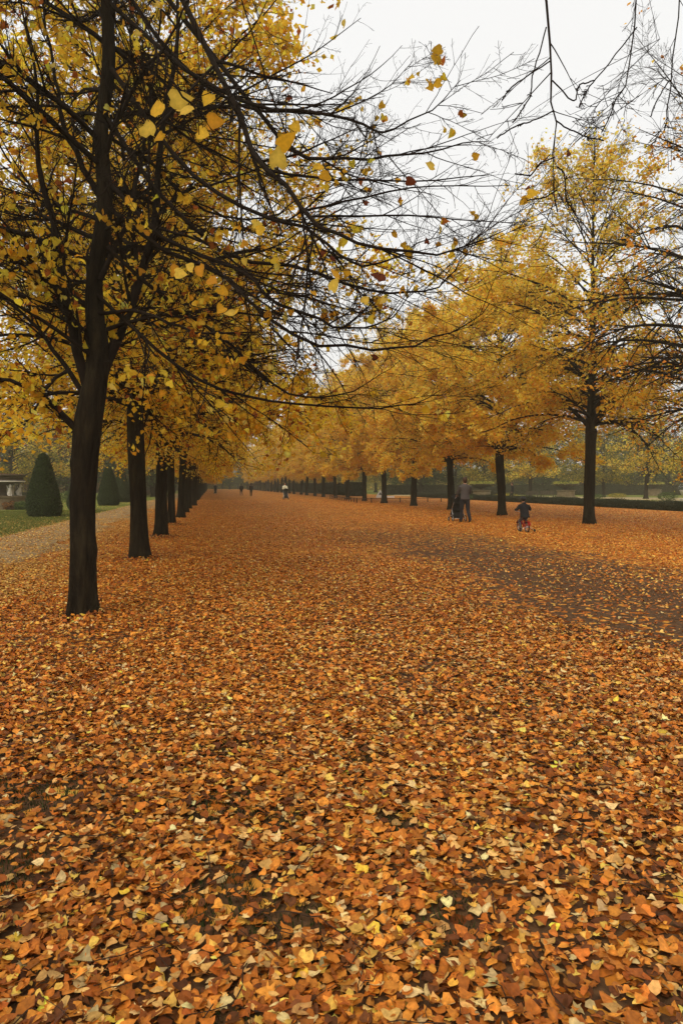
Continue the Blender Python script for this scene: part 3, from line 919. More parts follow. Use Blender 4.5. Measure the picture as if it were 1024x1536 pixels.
def litter_ground_mat():
    """leaf-strewn gravel: flakes of leaf colours, with the trodden bare strip down the middle of the avenue"""
    m, nt, b = new_mat('leaf_strewn_path')
    L = nt.links.new
    tc = N(nt, 'ShaderNodeTexCoord')
    geo = tc.outputs['Object']
    wn = N(nt, 'ShaderNodeTexNoise', Scale=9.0, Detail=3)
    L(geo, wn.inputs['Vector'])
    add = N(nt, 'ShaderNodeMix', data_type='VECTOR')
    add.inputs['Factor'].default_value = 0.04
    L(geo, add.inputs['A'])
    L(wn.outputs['Color'], add.inputs['B'])
    v = N(nt, 'ShaderNodeTexVoronoi', Scale=16.0)
    L(add.outputs['Result'], v.inputs['Vector'])
    sep = N(nt, 'ShaderNodeSeparateColor')
    L(v.outputs['Color'], sep.inputs[0])
    rc = ramp(nt, [(0.0, lin(96, 50, 20)), (0.25, lin(140, 78, 28)), (0.5, lin(176, 102, 34)), (0.72, lin(198, 126, 44)), (0.9, lin(216, 160, 70)), (1.0, lin(226, 184, 84))])
    L(sep.outputs[0], rc.inputs[0])
    # broad patches
    n = N(nt, 'ShaderNodeTexNoise', Scale=0.35, Detail=6, Roughness=0.6)
    L(geo, n.inputs['Vector'])
    rp = ramp(nt, [(0.3, (0.72, 0.66, 0.6)), (0.7, (1.08, 1.08, 1.05))])
    L(n.outputs['Fac'], rp.inputs[0])
    mu = N(nt, 'ShaderNodeMix', data_type='RGBA', blend_type='MULTIPLY')
    mu.inputs['Factor'].default_value = 1
    L(rc.outputs[0], mu.inputs['A'])
    L(rp.outputs[0], mu.inputs['B'])
    # earth below
    n3 = N(nt, 'ShaderNodeTexNoise', Scale=24, Detail=8)
    L(geo, n3.inputs['Vector'])
    re = ramp(nt, [(0.3, lin(64, 45, 30)), (0.7, lin(104, 76, 50))])
    L(n3.outputs['Fac'], re.inputs[0])
    # coverage: cells picked by a second random channel
    sx = N(nt, 'ShaderNodeSeparateXYZ')
    L(geo, sx.inputs[0])
    # distance from the strip centre line x = 5.6
    d = N(nt, 'ShaderNodeMath', operation='SUBTRACT')
    d.inputs[1].default_value = 5.9
    L(sx.outputs['X'], d.inputs[0])
    nb = N(nt, 'ShaderNodeTexNoise', Scale=0.45, Detail=5)
    L(geo, nb.inputs['Vector'])
    ns = N(nt, 'ShaderNodeMath', operation='MULTIPLY_ADD')
    ns.inputs[1].default_value = 4.0
    ns.inputs[2].default_value = -2.0
    L(nb.outputs['Fac'], ns.inputs[0])
    d2 = N(nt, 'ShaderNodeMath', operation='ADD')
    L(d.outputs[0], d2.inputs[0])
    L(ns.outputs[0], d2.inputs[1])
    ab = N(nt, 'ShaderNodeMath', operation='ABSOLUTE')
    L(d2.outputs[0], ab.inputs[0])
    cov = N(nt, 'ShaderNodeMapRange')
    cov.inputs['From Min'].default_value = 0.9
    cov.inputs['From Max'].default_value = 2.8
    cov.inputs['To Min'].default_value = 0.05
    cov.inputs['To Max'].default_value = 0.97
    L(ab.outputs[0], cov.inputs['Value'])
    # the strip fills with leaves further along
    yf = N(nt, 'ShaderNodeMapRange')
    yf.inputs['From Min'].default_value = 12
    yf.inputs['From Max'].default_value = 27
    yf.inputs['To Min'].default_value = 0.0
    yf.inputs['To Max'].default_value = 0.92
    L(sx.outputs['Y'], yf.inputs['Value'])
    cv = N(nt, 'ShaderNodeMath', operation='MAXIMUM')
    L(cov.outputs[0], cv.inputs[0])
    L(yf.outputs[0], cv.inputs[1])
    nf = N(nt, 'ShaderNodeMapRange')
    nf.inputs['From Min'].default_value = 5
    nf.inputs['From Max'].default_value = 13
    nf.inputs['To Min'].default_value = 0.3
    nf.inputs['To Max'].default_value = 1.0
    L(sx.outputs['Y'], nf.inputs['Value'])
    cn = N(nt, 'ShaderNodeMath', operation='MULTIPLY')
    L(cv.outputs[0], cn.inputs[0])
    L(nf.outputs[0], cn.inputs[1])
    cv = cn
    lt = N(nt, 'ShaderNodeMath', operation='LESS_THAN')
    L(sep.outputs[1], lt.inputs[0])
    L(cv.outputs[0], lt.inputs[1])
    fin = N(nt, 'ShaderNodeMix', data_type='RGBA')
    L(lt.outputs[0], fin.inputs['Factor'])
    L(re.outputs[0], fin.inputs['A'])
    L(mu.outputs['Result'], fin.inputs['B'])
    L(fin.outputs['Result'], b.inputs['Base Color'])
    b.inputs['Roughness'].default_value = 0.85
    b.inputs['Specular IOR Level'].default_value = 0.08
    bp = N(nt, 'ShaderNodeBump', Strength=0.7, Distance=0.03)
    L(v.outputs['Distance'], bp.inputs['Height'])
    L(bp.outputs[0], b.inputs['Normal'])
    return m


M_LAWN = lawn_mat()
sheet('ground', -420, -120, 420, 480, -0.006, M_LAWN)
sheet('path', -5.95, -40, 26.6, 300, 0.0, litter_ground_mat())
M_PALEPATH = noisy('gravel', lin(150, 130, 90), lin(190, 168, 120), 3, 0.9, 0.01, 60)
tag(obj('garden_path', mesh_np('garden_path', np.array([(47, 60, 0.0), (58, 74, 0), (31, 116, 0), (25.5, 103, 0)]), [np.array([[0, 1, 2, 3]])], M_PALEPATH)), kind='structure')
M_BEIGE = noisy('beige_gravel', lin(112, 94, 66), lin(146, 124, 90), 2.5, 0.95, 0.01, 50, None, lin(170, 144, 102), spec=0.05)
_y = np.arange(11, 291, 0.5)
_rx = -3.7 + 0.35 * np.sin(_y * 0.8) + 0.25 * np.sin(_y * 2.1 + 1) + rng.normal(0, 0.10, len(_y))
_V = np.stack([np.stack([np.full(len(_y), -5.92) + rng.normal(0, 0.03, len(_y)), _y, np.full(len(_y), 0.004)], 1), np.stack([_rx, _y, np.full(len(_y), 0.004)], 1)], 1).reshape(-1, 3)
_i = np.arange(len(_y) - 1) * 2
tag(obj('side_path', mesh_np('side_path', _V, [np.stack([_i, _i + 1, _i + 3, _i + 2], 1)], M_BEIGE)), kind='structure')

# fallen leaves -----------------------------------------------------------
LIT = [lin(196, 116, 42), lin(164, 90, 34), lin(220, 142, 54), lin(106, 62, 30), lin(224, 172, 98), lin(236, 186, 84), lin(244, 204, 70), lin(226, 194, 132)]


def bare(p):
    """0 on the trodden strip, 1 on the thick litter"""
    x, y = p[:, 0], p[:, 1]
    c = 6.1 + 0.4 * np.sin(y * 0.35)
    d = np.abs(x - c + 0.5 * np.sin(x * 1.7 + y * 0.9))
    wdt = np.interp(y, [3, 6, 12, 20, 30], [2.4, 3.8, 3.9, 2.2, 0.0])
    return np.clip((d - wdt * 0.5) / 1.8, 0, 1) ** 0.8


def moss(x, y):
    return np.sin(x * 7.0 + 1) + np.sin(y * 8.0 + x * 3) + np.sin(x * 13 - y * 9) * 0.6


def litter():
    rs = np.random.default_rng(21)
    VL, TL, CL = [], [], []
    off = 0
    rings = [(1.2, 7, 3000, 'near'), (7, 15, 1450, 'mid'), (15, 34, 330, 'far'), (34, 75, 60, 'far')]
    for r0, r1, dens, mode in rings:
        a0, a1 = math.radians(-34), math.radians(54)
        area = (a1 - a0) / 2 * (r1 * r1 - r0 * r0)
        n = int(area * dens)
        r = np.sqrt(rs.uniform(r0 * r0, r1 * r1, n))
        a = rs.uniform(a0, a1, n)
        p = np.stack([r * np.sin(a), r * np.cos(a), np.zeros(n)], 1)
        keep = (p[:, 0] < 26) & (rs.uniform(size=n) < 0.13 + 0.87 * bare(p))
        # lawn at the left only takes a sprinkle, and the small path beside the trees a thinner cover
        lawn = p[:, 0] < -6
        keep &= ~lawn | (rs.uniform(size=n) < np.clip(0.28 - 0.06 * (-6 - p[:, 0]), 0.05, 1))
        g = np.sin(p[:, 0] * 2.1 + 1.0) + np.sin(p[:, 1] * 1.7 + p[:, 0]) + np.sin(p[:, 0] * 5.3 - p[:, 1] * 3.1) * 0.6
        keep &= rs.uniform(size=n) < np.clip(0.86 + 0.22 * g, 0.3, 1)
        mossy = (p[:, 0] < 0.9) & (p[:, 1] < 4.2) & (moss(p[:, 0], p[:, 1]) > 0.95)
        keep &= ~mossy | (rs.uniform(size=n) < 0.35)
        small = (p[:, 0] < -2.6) & (p[:, 1] > 14) & ~lawn
        keep &= ~small | (rs.uniform(size=n) < np.interp(p[:, 0], [-5.9, -4.8, -3.2], [0.65, 0.8, 1.0]))
        p = p[keep]
        n = len(p)
        sz = rs.triangular(0.014, 0.032, 0.058, n) * (1.0 if mode != 'far' else (1.15 if r0 < 30 else 1.5))
        p[:, 2] = 0.006 + rs.uniform(0, 0.022, n) + sz * 0.10
        # patches of paler and of darker leaves
        t = 0.5 + 0.5 * np.sin(p[:, 0] * 0.9 + 0.5 * np.sin(p[:, 1] * 0.7) + 0.6)
        t = 0.55 * t + 0.45 * np.clip((p[:, 0] + 1) / 4, 0, 1)
        cA = palette(LIT, [6, 5, 4, 3, 2.0, 0.8, 0.12, 0.8], n, rs, 0.24)  # near leaves weighted to brown, with the lens's edge darkening painted in
        cB = palette(LIT, [5, 3, 5, 2, 3.4, 1.8, 0.15, 1.4], n, rs, 0.24)
        cFar = palette([lin(226, 138, 52), lin(236, 156, 62), lin(192, 106, 40), lin(244, 186, 86), lin(248, 204, 106)], [4, 4, 3, 2, 1], n, rs, 0.18)
        cSide = palette([lin(224, 176, 84), lin(204, 144, 66), lin(236, 196, 110), lin(168, 112, 56)], [3, 3, 2, 2], n, rs, 0.18)
        pick = rs.uniform(size=n) < t
        col = np.where(pick[:, None], cB, cA)
        far = rs.uniform(size=n) < np.clip((np.hypot(p[:, 0], p[:, 1]) - 4) / 14, 0, 0.95)
        col = np.where(far[:, None], cFar, col)
        sd = (p[:, 0] < -2.4 + rs.normal(0, 0.6, n)) & (p[:, 1] > 10)
        col = np.where(sd[:, None], cSide, col)
        nr = rs.normal(size=(n, 3)) * 0.28
        nr[:, 2] = 1
        if mode == 'far':
            V, T, ti = leaf_batch(p, sz, nr, 'quad', col, rs, 0.25)
            VL.append(V); TL.append(T + off); CL.append(ti); off += len(V)
        else:
            kk = rs.choice(3, n, p=[0.10, 0.5, 0.40])
            for q, kd in enumerate(('lobed', 'heart', 'oval')):
                s = kk == q
                V, T, ti = leaf_batch(p[s], sz[s] * (1.15 if kd == 'lobed' else 1), nr[s], kd, col[s], rs, 0.2, 0.05)
                VL.append(V); TL.append(T + off); CL.append(ti); off += len(V)
    # small broken twigs lying in the litter
    m = 900
    r = rs.uniform(1.3, 9, m)
    a = rs.uniform(math.radians(-26), math.radians(47), m)
    c0 = np.stack([r * np.sin(a), r * np.cos(a), rs.uniform(0.022, 0.045, m)], 1)
    dr = rs.uniform(0, 6.28, m)
    ln = rs.uniform(0.03, 0.13, m)
    tt = np.linspace(-1, 1, 5)
    P = c0[:, None] + np.stack([np.cos(dr)[:, None] * ln[:, None] * tt, np.sin(dr)[:, None] * ln[:, None] * tt, np.zeros((m, 5))], -1) + rs.normal(size=(m, 5, 3)) * 0.004
    V, Q = tubes(P, np.full((m, 5), 0.0017) * rs.uniform(0.7, 1.6, (m, 1)), 4)
    VL.append(V)
    TL.append(np.concatenate([Q[:, :3], Q[:, [0, 2, 3]]]) + off)
    CL.append(np.tile(np.array(lin(62, 44, 30)), (len(V), 1)))
    off += len(V)
    # leaves banked against the feet of the nearest trunks
    for bx, by, br in [(b1[0], b1[1], 0.16)] + [(yy * math.tan(math.atan((px - 512) / F) + YAW), yy, 0.2) for px, yy in lefty[:3]]:
        m = 700
        a = rs.uniform(0, 2 * PI, m)
        q = rs.exponential(0.16, m)
        p = np.stack([bx + (br + q) * np.cos(a), by + (br + q) * np.sin(a), 0.02 + rs.uniform(0, 1, m) * 0.10 * np.exp(-q / 0.13)], 1)
        nr = np.stack([np.cos(a) * 0.5, np.sin(a) * 0.5, np.ones(m)], 1) + rs.normal(size=(m, 3)) * 0.35
        V, T, ti = leaf_batch(p, rs.uniform(0.03, 0.065, m), nr, 'oval', palette(LIT, [6, 5, 4, 3, 2, 0.8, 0.1, 0.8], m, rs, 0.24), rs, 0.26, 0.05)
        VL.append(V); TL.append(T + off); CL.append(ti); off += len(V)
    o = obj('fallen_leaves', mesh_np('fallen_leaves', np.concatenate(VL), [np.concatenate(TL)], M_LITTER, True, np.concatenate(CL)))
    tag(o, 'thick carpet of brown, orange and yellow fallen leaves over the avenue', 'leaf litter', None, 'stuff')


litter()


def grass(name, n, x0, x1, y0, y1, label, cols, hgt, seed, wid=0.012, mask=None):
    rs = np.random.default_rng(seed)
    x = rs.uniform(x0, x1, n)
    y = rs.uniform(y0, y1, n)
    if mask is not None:
        k = mask(x, y, rs)
        x, y = x[k], y[k]
        n = len(x)
    h = rs.uniform(0.5, 1.2, n) * hgt
    a = rs.uniform(0, 2 * PI, n)
    lean = rs.normal(0, 0.35, (n, 2)) * h[:, None]
    dx, dy = np.cos(a) * wid, np.sin(a) * wid
    V = np.stack([np.stack([x - dx, y - dy, np.zeros(n)], 1), np.stack([x + dx, y + dy, np.zeros(n)], 1), np.stack([x + lean[:, 0], y + lean[:, 1], h], 1)], 1)
    T = np.arange(n)[:, None] * 3 + np.arange(3)[None]
    c = np.repeat(palette(cols, [1] * len(cols), n, rs, 0.2), 3, axis=0)
    o = obj(name, mesh_np(name, V.reshape(-1, 3), [T], M_YEW, False, c))
    return tag(o, label, 'grass', None, 'stuff')


GR = [lin(84, 96, 40), lin(70, 86, 34), lin(104, 108, 48), lin(120, 112, 54)]
grass('grass', 60000, -16, -6.0, 17, 45, 'short green lawn grass along the edge of the left path', GR, 0.06, 3, 0.012)
grass('grass', 26000, -1.9, 0.9, 1.4, 4.2, 'dark grass blades showing through the fallen leaves in the near left corner', [lin(40, 50, 22), lin(56, 64, 28)], 0.035, 4, 0.0028,
      lambda x, y, rs: (moss(x, y) + rs.normal(0, 0.15, len(x))) > 0.9)

# ------------------------------------------------------------------ figures
def loft(bm, secs, sides=14, cap=True):
    """secs: (centre, rx, ry, axis_x, axis_y)"""
    rings = []
    for c, rx, ry, ax, ay in secs:
        c, ax, ay = Vector(c), Vector(ax), Vector(ay)
        rings.append([bm.verts.new(c + ax * rx * math.cos(t) + ay * ry * math.sin(t)) for t in [i * 2 * PI / sides for i in range(sides)]])
    for a, b in zip(rings, rings[1:]):
        for i in range(sides):
            bm.faces.new((a[i], a[(i + 1) % sides], b[(i + 1) % sides], b[i]))
    if cap:
        bm.faces.new(list(reversed(rings[0])))
        bm.faces.new(rings[-1])


def tube_bm(bm, pts, rad, sides=10, squash=1.0):
    pts = [Vector(p) for p in pts]
    secs = []
    for i, p in enumerate(pts):
        t = (pts[min(i + 1, len(pts) - 1)] - pts[max(i - 1, 0)]).normalized()
        ref = Vector((0, 1, 0)) if abs(t.y) < 0.8 else Vector((1, 0, 0))
        a = t.cross(ref).normalized()
        b = t.cross(a).normalized()
        secs.append((p, rad[i], rad[i] * squash, a, b))
    loft(bm, secs, sides)


def ball(bm, c, r, sc=(1, 1, 1), seg=14):
    m = Matrix.Translation(Vector(c)) @ Matrix.Diagonal((*sc, 1))
    bmesh.ops.create_uvsphere(bm, u_segments=seg, v_segments=seg // 2 + 2, radius=r, matrix=m)


def box(bm, lo, hi, rot=None):
    lo, hi = Vector(lo), Vector(hi)
    m = Matrix.Translation((lo + hi) / 2) @ (rot or Matrix()) @ Matrix.Diagonal((*(hi - lo), 1))
    bmesh.ops.create_cube(bm, size=1.0, matrix=m)


def torus(bm, c, R, r, axis='x', seg=24, s2=8):
    vs = []
    for i in range(seg):
        a = i * 2 * PI / seg
        ring = []
        for j in range(s2):
            b = j * 2 * PI / s2
            q = (R + r * math.cos(b))
            p = (q * math.cos(a), q * math.sin(a), r * math.sin(b))
            if axis == 'x':
                p = (p[2], p[0], p[1])
            elif axis == 'y':
                p = (p[0], p[2], p[1])
            ring.append(bm.verts.new(Vector(c) + Vector(p)))
        vs.append(ring)
    for i in range(seg):
        for j in range(s2):
            bm.faces.new((vs[i][j], vs[(i + 1) % seg][j], vs[(i + 1) % seg][(j + 1) % s2], vs[i][(j + 1) % s2]))


def fuse(name, bm, mat, voxel=0.012, smooth=3):
    """weld overlapping volumes into one continuous skin"""
    me = bm_mesh(name, bm, mat)
    o = bpy.data.objects.new('tmp', me)
    C.objects.link(o)
    r = o.modifiers.new('r', 'REMESH')
    r.mode = 'VOXEL'
    r.voxel_size = voxel
    r.use_smooth_shade = True
    if smooth:
        s = o.modifiers.new('s', 'SMOOTH')
        s.iterations = smooth
        s.factor = 0.5
    dg = bpy.context.evaluated_depsgraph_get()
    out = bpy.data.meshes.new_from_object(o.evaluated_get(dg))
    out.name = name
    bpy.data.objects.remove(o)
    if not out.materials:
        out.materials.append(mat)
    for p in out.polygons:
        p.use_smooth = True
    return out


def cloth(name, c, c2=None, rough=0.85):
    c2 = c2 or tuple(v * 0.75 for v in c)
    return noisy(name, c2, c, 22, rough, 0.004, 80)


M_SKIN = noisy('skin', lin(176, 128, 104), lin(198, 150, 124), 8, 0.55)
M_HAIR = noisy('hair', lin(44, 28, 18), lin(72, 44, 26), 30, 0.6, 0.004, 90)
M_GREYSHIRT = cloth('grey_jacket_cloth', lin(82, 76, 76))
M_DARKTR = cloth('dark_trouser_cloth', lin(36, 34, 42))
M_NAVY = cloth('navy_jacket_cloth', lin(24, 24, 29))
M_GREYTR = cloth('grey_trouser_cloth', lin(92, 86, 90))
M_WHITE = cloth('white_cloth', lin(228, 226, 220))
M_LIME = cloth('pale_cloth', lin(238, 234, 204))
M_BLACKCL = cloth('black_cloth', lin(30, 28, 30))
M_SHOE = noisy('shoe_leather', lin(30, 22, 20), lin(52, 38, 34), 20, 0.5)
M_RED = noisy('red_paint', lin(160, 28, 30), lin(186, 36, 36), 6, 0.35)
M_RUBBER = noisy('rubber', lin(22, 22, 22), lin(38, 36, 35), 20, 0.8)
M_METAL, _nt, _b = new_mat('silver_metal')
_b.inputs['Base Color'].default_value = (0.6, 0.6, 0.6, 1)
_b.inputs['Metallic'].default_value = 1
_b.inputs['Roughness'].default_value = 0.35
M_BLACKPL = noisy('black_plastic', lin(20, 20, 22), lin(34, 33, 34), 10, 0.45)


def lerp(a, b, t):
    return Vector(a) * (1 - t) + Vector(b) * t


def hand(bm, wrist, dirv, side, grip=0.6, s=1.0):
    """palm and five fingers curling about the side axis"""
    w = Vector(wrist)
    d = Vector(dirv).normalized()
    n = d.cross(Vector((0, 0, 1)))
    if n.length < 0.2:
        n = Vector((0, 1, 0))
    n.normalize()
    dn = d.cross(n).normalized()
    if dn.z > 0:
        dn = -dn
    p1 = w + d * 0.085 * s
    tube_bm(bm, [w, w + d * 0.04 * s, p1], [0.024 * s, 0.034 * s, 0.036 * s], 8, 0.5)
    for i, ln in enumerate((0.072, 0.08, 0.075, 0.06)):
        o = p1 + n * (i - 1.5) * 0.019 * s
        a = o + (d * math.cos(grip * 0.6) + dn * math.sin(grip * 0.6)) * ln * 0.42 * s
        b = a + (d * math.cos(grip * 1.8) + dn * math.sin(grip * 1.8)) * ln * 0.33 * s
        c = b + (d * math.cos(grip * 2.8) + dn * math.sin(grip * 2.8)) * ln * 0.25 * s
        tube_bm(bm, [o, a, b, c], [0.0095 * s, 0.009 * s, 0.0085 * s, 0.007 * s], 6)
    o = w + d * 0.03 * s - n * 0.03 * s * side
    tube_bm(bm, [o, o + (d * 0.6 - n * side * 0.6 + dn * 0.4) * 0.04 * s, o + (d * 1.2 - n * side * 0.6 + dn * 0.9) * 0.055 * s], [0.012 * s, 0.0105 * s, 0.008 * s], 6)


def person(loc, rz, J, label, mats, scale=1.0, voxel=0.011, hood=False, coat_len=0.0, group=None, helmet=False, hat=None, bulk=1.0):
    """J: joints in metres, facing +Y (local): pelvis, chest, neck, head, sho_l/r, elb, wri, hip, kne, ank, toe"""
    root = empty('person', loc, rz, label, 'person', group)
    root.scale = (scale,) * 3
    g = {k: Vector(v) for k, v in J.items() if isinstance(v, tuple)}
    X = Vector((1, 0, 0))
    fy = Vector((0, 1, 0))
    hr = J.get('hr', 0.105)
    bm = bmesh.new()
    up_ = (g['neck'] - g['pelvis']).normalized()
    fr = X.cross(up_) * -1
    fr = up_.cross(X).normalized() if False else Vector((0, 1, 0))

    def torso(bm, k):
        secs = []
        for t, rx, ry in ((-0.12, 0.135, 0.10), (0.0, 0.165, 0.12), (0.25, 0.145, 0.105), (0.45, 0.14, 0.105), (0.7, 0.165, 0.12), (0.88, 0.18, 0.11), (0.97, 0.13, 0.085), (1.06, 0.06, 0.06)):
            secs.append((g['pelvis'] + (g['neck'] - g['pelvis']) * t, rx + k, ry + k, X, fr))
        loft(bm, secs, 16)
    torso(bm, 0)
    tube_bm(bm, [g['neck'] - up_ * 0.03, g['head'] - Vector((0, 0, hr * 0.7))], [0.058, 0.052], 10)
    hd = Vector((0, 1, 0))
    look = J.get('look', 0.0)
    hd = Vector((math.sin(look), math.cos(look), 0))
    hs = Vector((hd.y, -hd.x, 0))
    H = g['head']
    ball(bm, H + Vector((0, 0, 0.015)), hr, (0.80, 0.94, 1.08))
    ball(bm, H + hd * 0.025 - Vector((0, 0, 0.055)), hr * 0.72, (0.82, 0.9, 0.85))
    ball(bm, H + hd * (hr * 0.96) - Vector((0, 0, 0.015)), 0.018, (0.8, 1, 1.4), 8)
    ball(bm, H + hd * (hr * 0.86) - Vector((0, 0, 0.055)), 0.02, (1.3, 0.6, 0.45), 8)
    for s in (-1, 1):
        ball(bm, H + hs * s * hr * 0.80 - Vector((0, 0, 0.01)), 0.026, (0.45, 0.8, 1.2), 8)
        ball(bm, H + hd * hr * 0.84 + hs * s * 0.034 + Vector((0, 0, 0.012)), 0.014, (1, 0.5, 0.7), 8)
    for s, q in ((-1, 'l'), (1, 'r')):
        sh, el, wr = g['sho_' + q], g['elb_' + q], g['wri_' + q]
        tube_bm(bm, [sh, lerp(sh, el, 0.4), el, lerp(el, wr, 0.35), wr], [0.05, 0.046, 0.038, 0.036, 0.026], 10)
        hand(bm, wr, wr - el + Vector((0, 0, 0)), s, J.get('grip', 0.5), J.get('hs', 1.0))
        hp, kn, an, to = g['hip_' + q], g['kne_' + q], g['ank_' + q], g['toe_' + q]
        tube_bm(bm, [hp + Vector((0, 0, 0.04)), lerp(hp, kn, 0.4), kn, lerp(kn, an, 0.3), an], [0.085, 0.075, 0.054, 0.053, 0.036], 12)
        tube_bm(bm, [an - (to - an) * 0.25 - Vector((0, 0, 0.03)), an - Vector((0, 0, 0.03)), to], [0.03, 0.034, 0.024], 8)
    body = fuse('body', bm, M_SKIN, voxel, 2)
    obj('body', body, root)
    # top garment
    bm = bmesh.new()
    secs = []
    for t, rx, ry in ((-0.10 - coat_len, 0.19 + coat_len * 0.12, 0.15), (0.05, 0.182, 0.14), (0.3, 0.168, 0.128), (0.5, 0.165, 0.13), (0.72, 0.19, 0.14), (0.88, 0.20, 0.128), (0.98, 0.15, 0.10), (1.05, 0.085, 0.082)):
        secs.append((g['pelvis'] + (g['neck'] - g['pelvis']) * t, rx * bulk, ry * bulk, X, fr))
    loft(bm, secs, 18)
    for q in 'lr':
        sh, el, wr = g['sho_' + q], g['elb_' + q], g['wri_' + q]
        tube_bm(bm, [sh, lerp(sh, el, 0.4), el, lerp(el, wr, 0.4), lerp(el, wr, 0.95)], [0.073 * bulk, 0.064 * bulk, 0.055 * bulk, 0.052 * bulk, 0.043 * bulk], 12)
    if hood:
        ball(bm, g['neck'] + Vector((0, -0.07, 0.02)), 0.10, (1.1, 0.8, 0.7))
    obj('jacket', fuse('jacket', bm, mats[0], voxel, 3), root)
    # trousers
    bm = bmesh.new()
    secs = []
    for t, rx, ry in ((-0.17, 0.14, 0.11), (-0.08, 0.168, 0.128), (0.06, 0.174, 0.13), (0.16, 0.164, 0.122)):
        secs.append((g['pelvis'] + (g['neck'] - g['pelvis']) * t, rx, ry, X, fr))
    loft(bm, secs, 16)
    for q in 'lr':
        hp, kn, an = g['hip_' + q], g['kne_' + q], g['ank_' + q]
        tube_bm(bm, [hp + Vector((0, 0, 0.05)), lerp(hp, kn, 0.4), kn, lerp(kn, an, 0.4), lerp(kn, an, 1.0)], [0.10, 0.092, 0.073, 0.068, 0.062], 12)
    obj('trousers', fuse('trousers', bm, mats[1], voxel, 3), root)
    for q in 'lr':
        an, to = g['ank_' + q], g['toe_' + q]
        bm = bmesh.new()
        f = (to - an)
        tube_bm(bm, [an - f * 0.35 - Vector((0, 0, 0.035)), an - Vector((0, 0, 0.025)), lerp(an, to, 0.55), to + f * 0.12], [0.036, 0.047, 0.045, 0.03], 10, 0.85)
        obj('shoe', fuse('shoe', bm, M_SHOE, 0.01, 2), root)
    bm = bmesh.new()
    if helmet:
        ball(bm, H + Vector((0, -0.005, 0.045)), hr * 1.2, (0.92, 1.06, 0.92), 18)
        box(bm, tuple(H + Vector((-0.02, -hr * 1.1, 0.08))), tuple(H + Vector((0.02, hr * 1.0, 0.165))))
        obj('helmet', fuse('helmet', bm, M_BLACKPL, 0.01, 2), root)
    else:
        ball(bm, H + Vector((0, 0, 0.03)) - hd * 0.02, hr * 1.07, (0.86, 0.96, 1.04))
        ball(bm, H - hd * 0.045 - Vector((0, 0, 0.02)), hr * 0.86, (0.86, 0.7, 1.0))
        obj('hair' if hat is None else 'hat', fuse('hair', bm, hat or M_HAIR, 0.01, 2), root)
    return root


def stand(w=0.0, arm='down'):
    J = dict(pelvis=(0, 0, 0.95), neck=(0, 0.01, 1.47), head=(0, 0.03, 1.63), sho_l=(-0.19, 0, 1.41), sho_r=(0.19, 0, 1.41),
             elb_l=(-0.24, -0.03, 1.12), elb_r=(0.24, -0.03, 1.12), wri_l=(-0.25, 0.08, 0.88), wri_r=(0.25, 0.08, 0.88),
             hip_l=(-0.09, 0, 0.90), hip_r=(0.09, 0, 0.90), kne_l=(-0.10, 0.04 + w, 0.49), kne_r=(0.10, 0.04 - w * 0.3, 0.49),
             ank_l=(-0.10, w, 0.09), ank_r=(0.10, -w * 1.5, 0.10), toe_l=(-0.11, 0.16 + w, 0.035), toe_r=(0.11, 0.14 - w * 1.5, 0.035))
    if arm == 'push':
        J.update(elb_l=(-0.25, 0.14, 1.14), elb_r=(0.25, 0.14, 1.14), wri_l=(-0.20, 0.38, 1.06), wri_r=(0.20, 0.38, 1.06), grip=0.8)
    return J


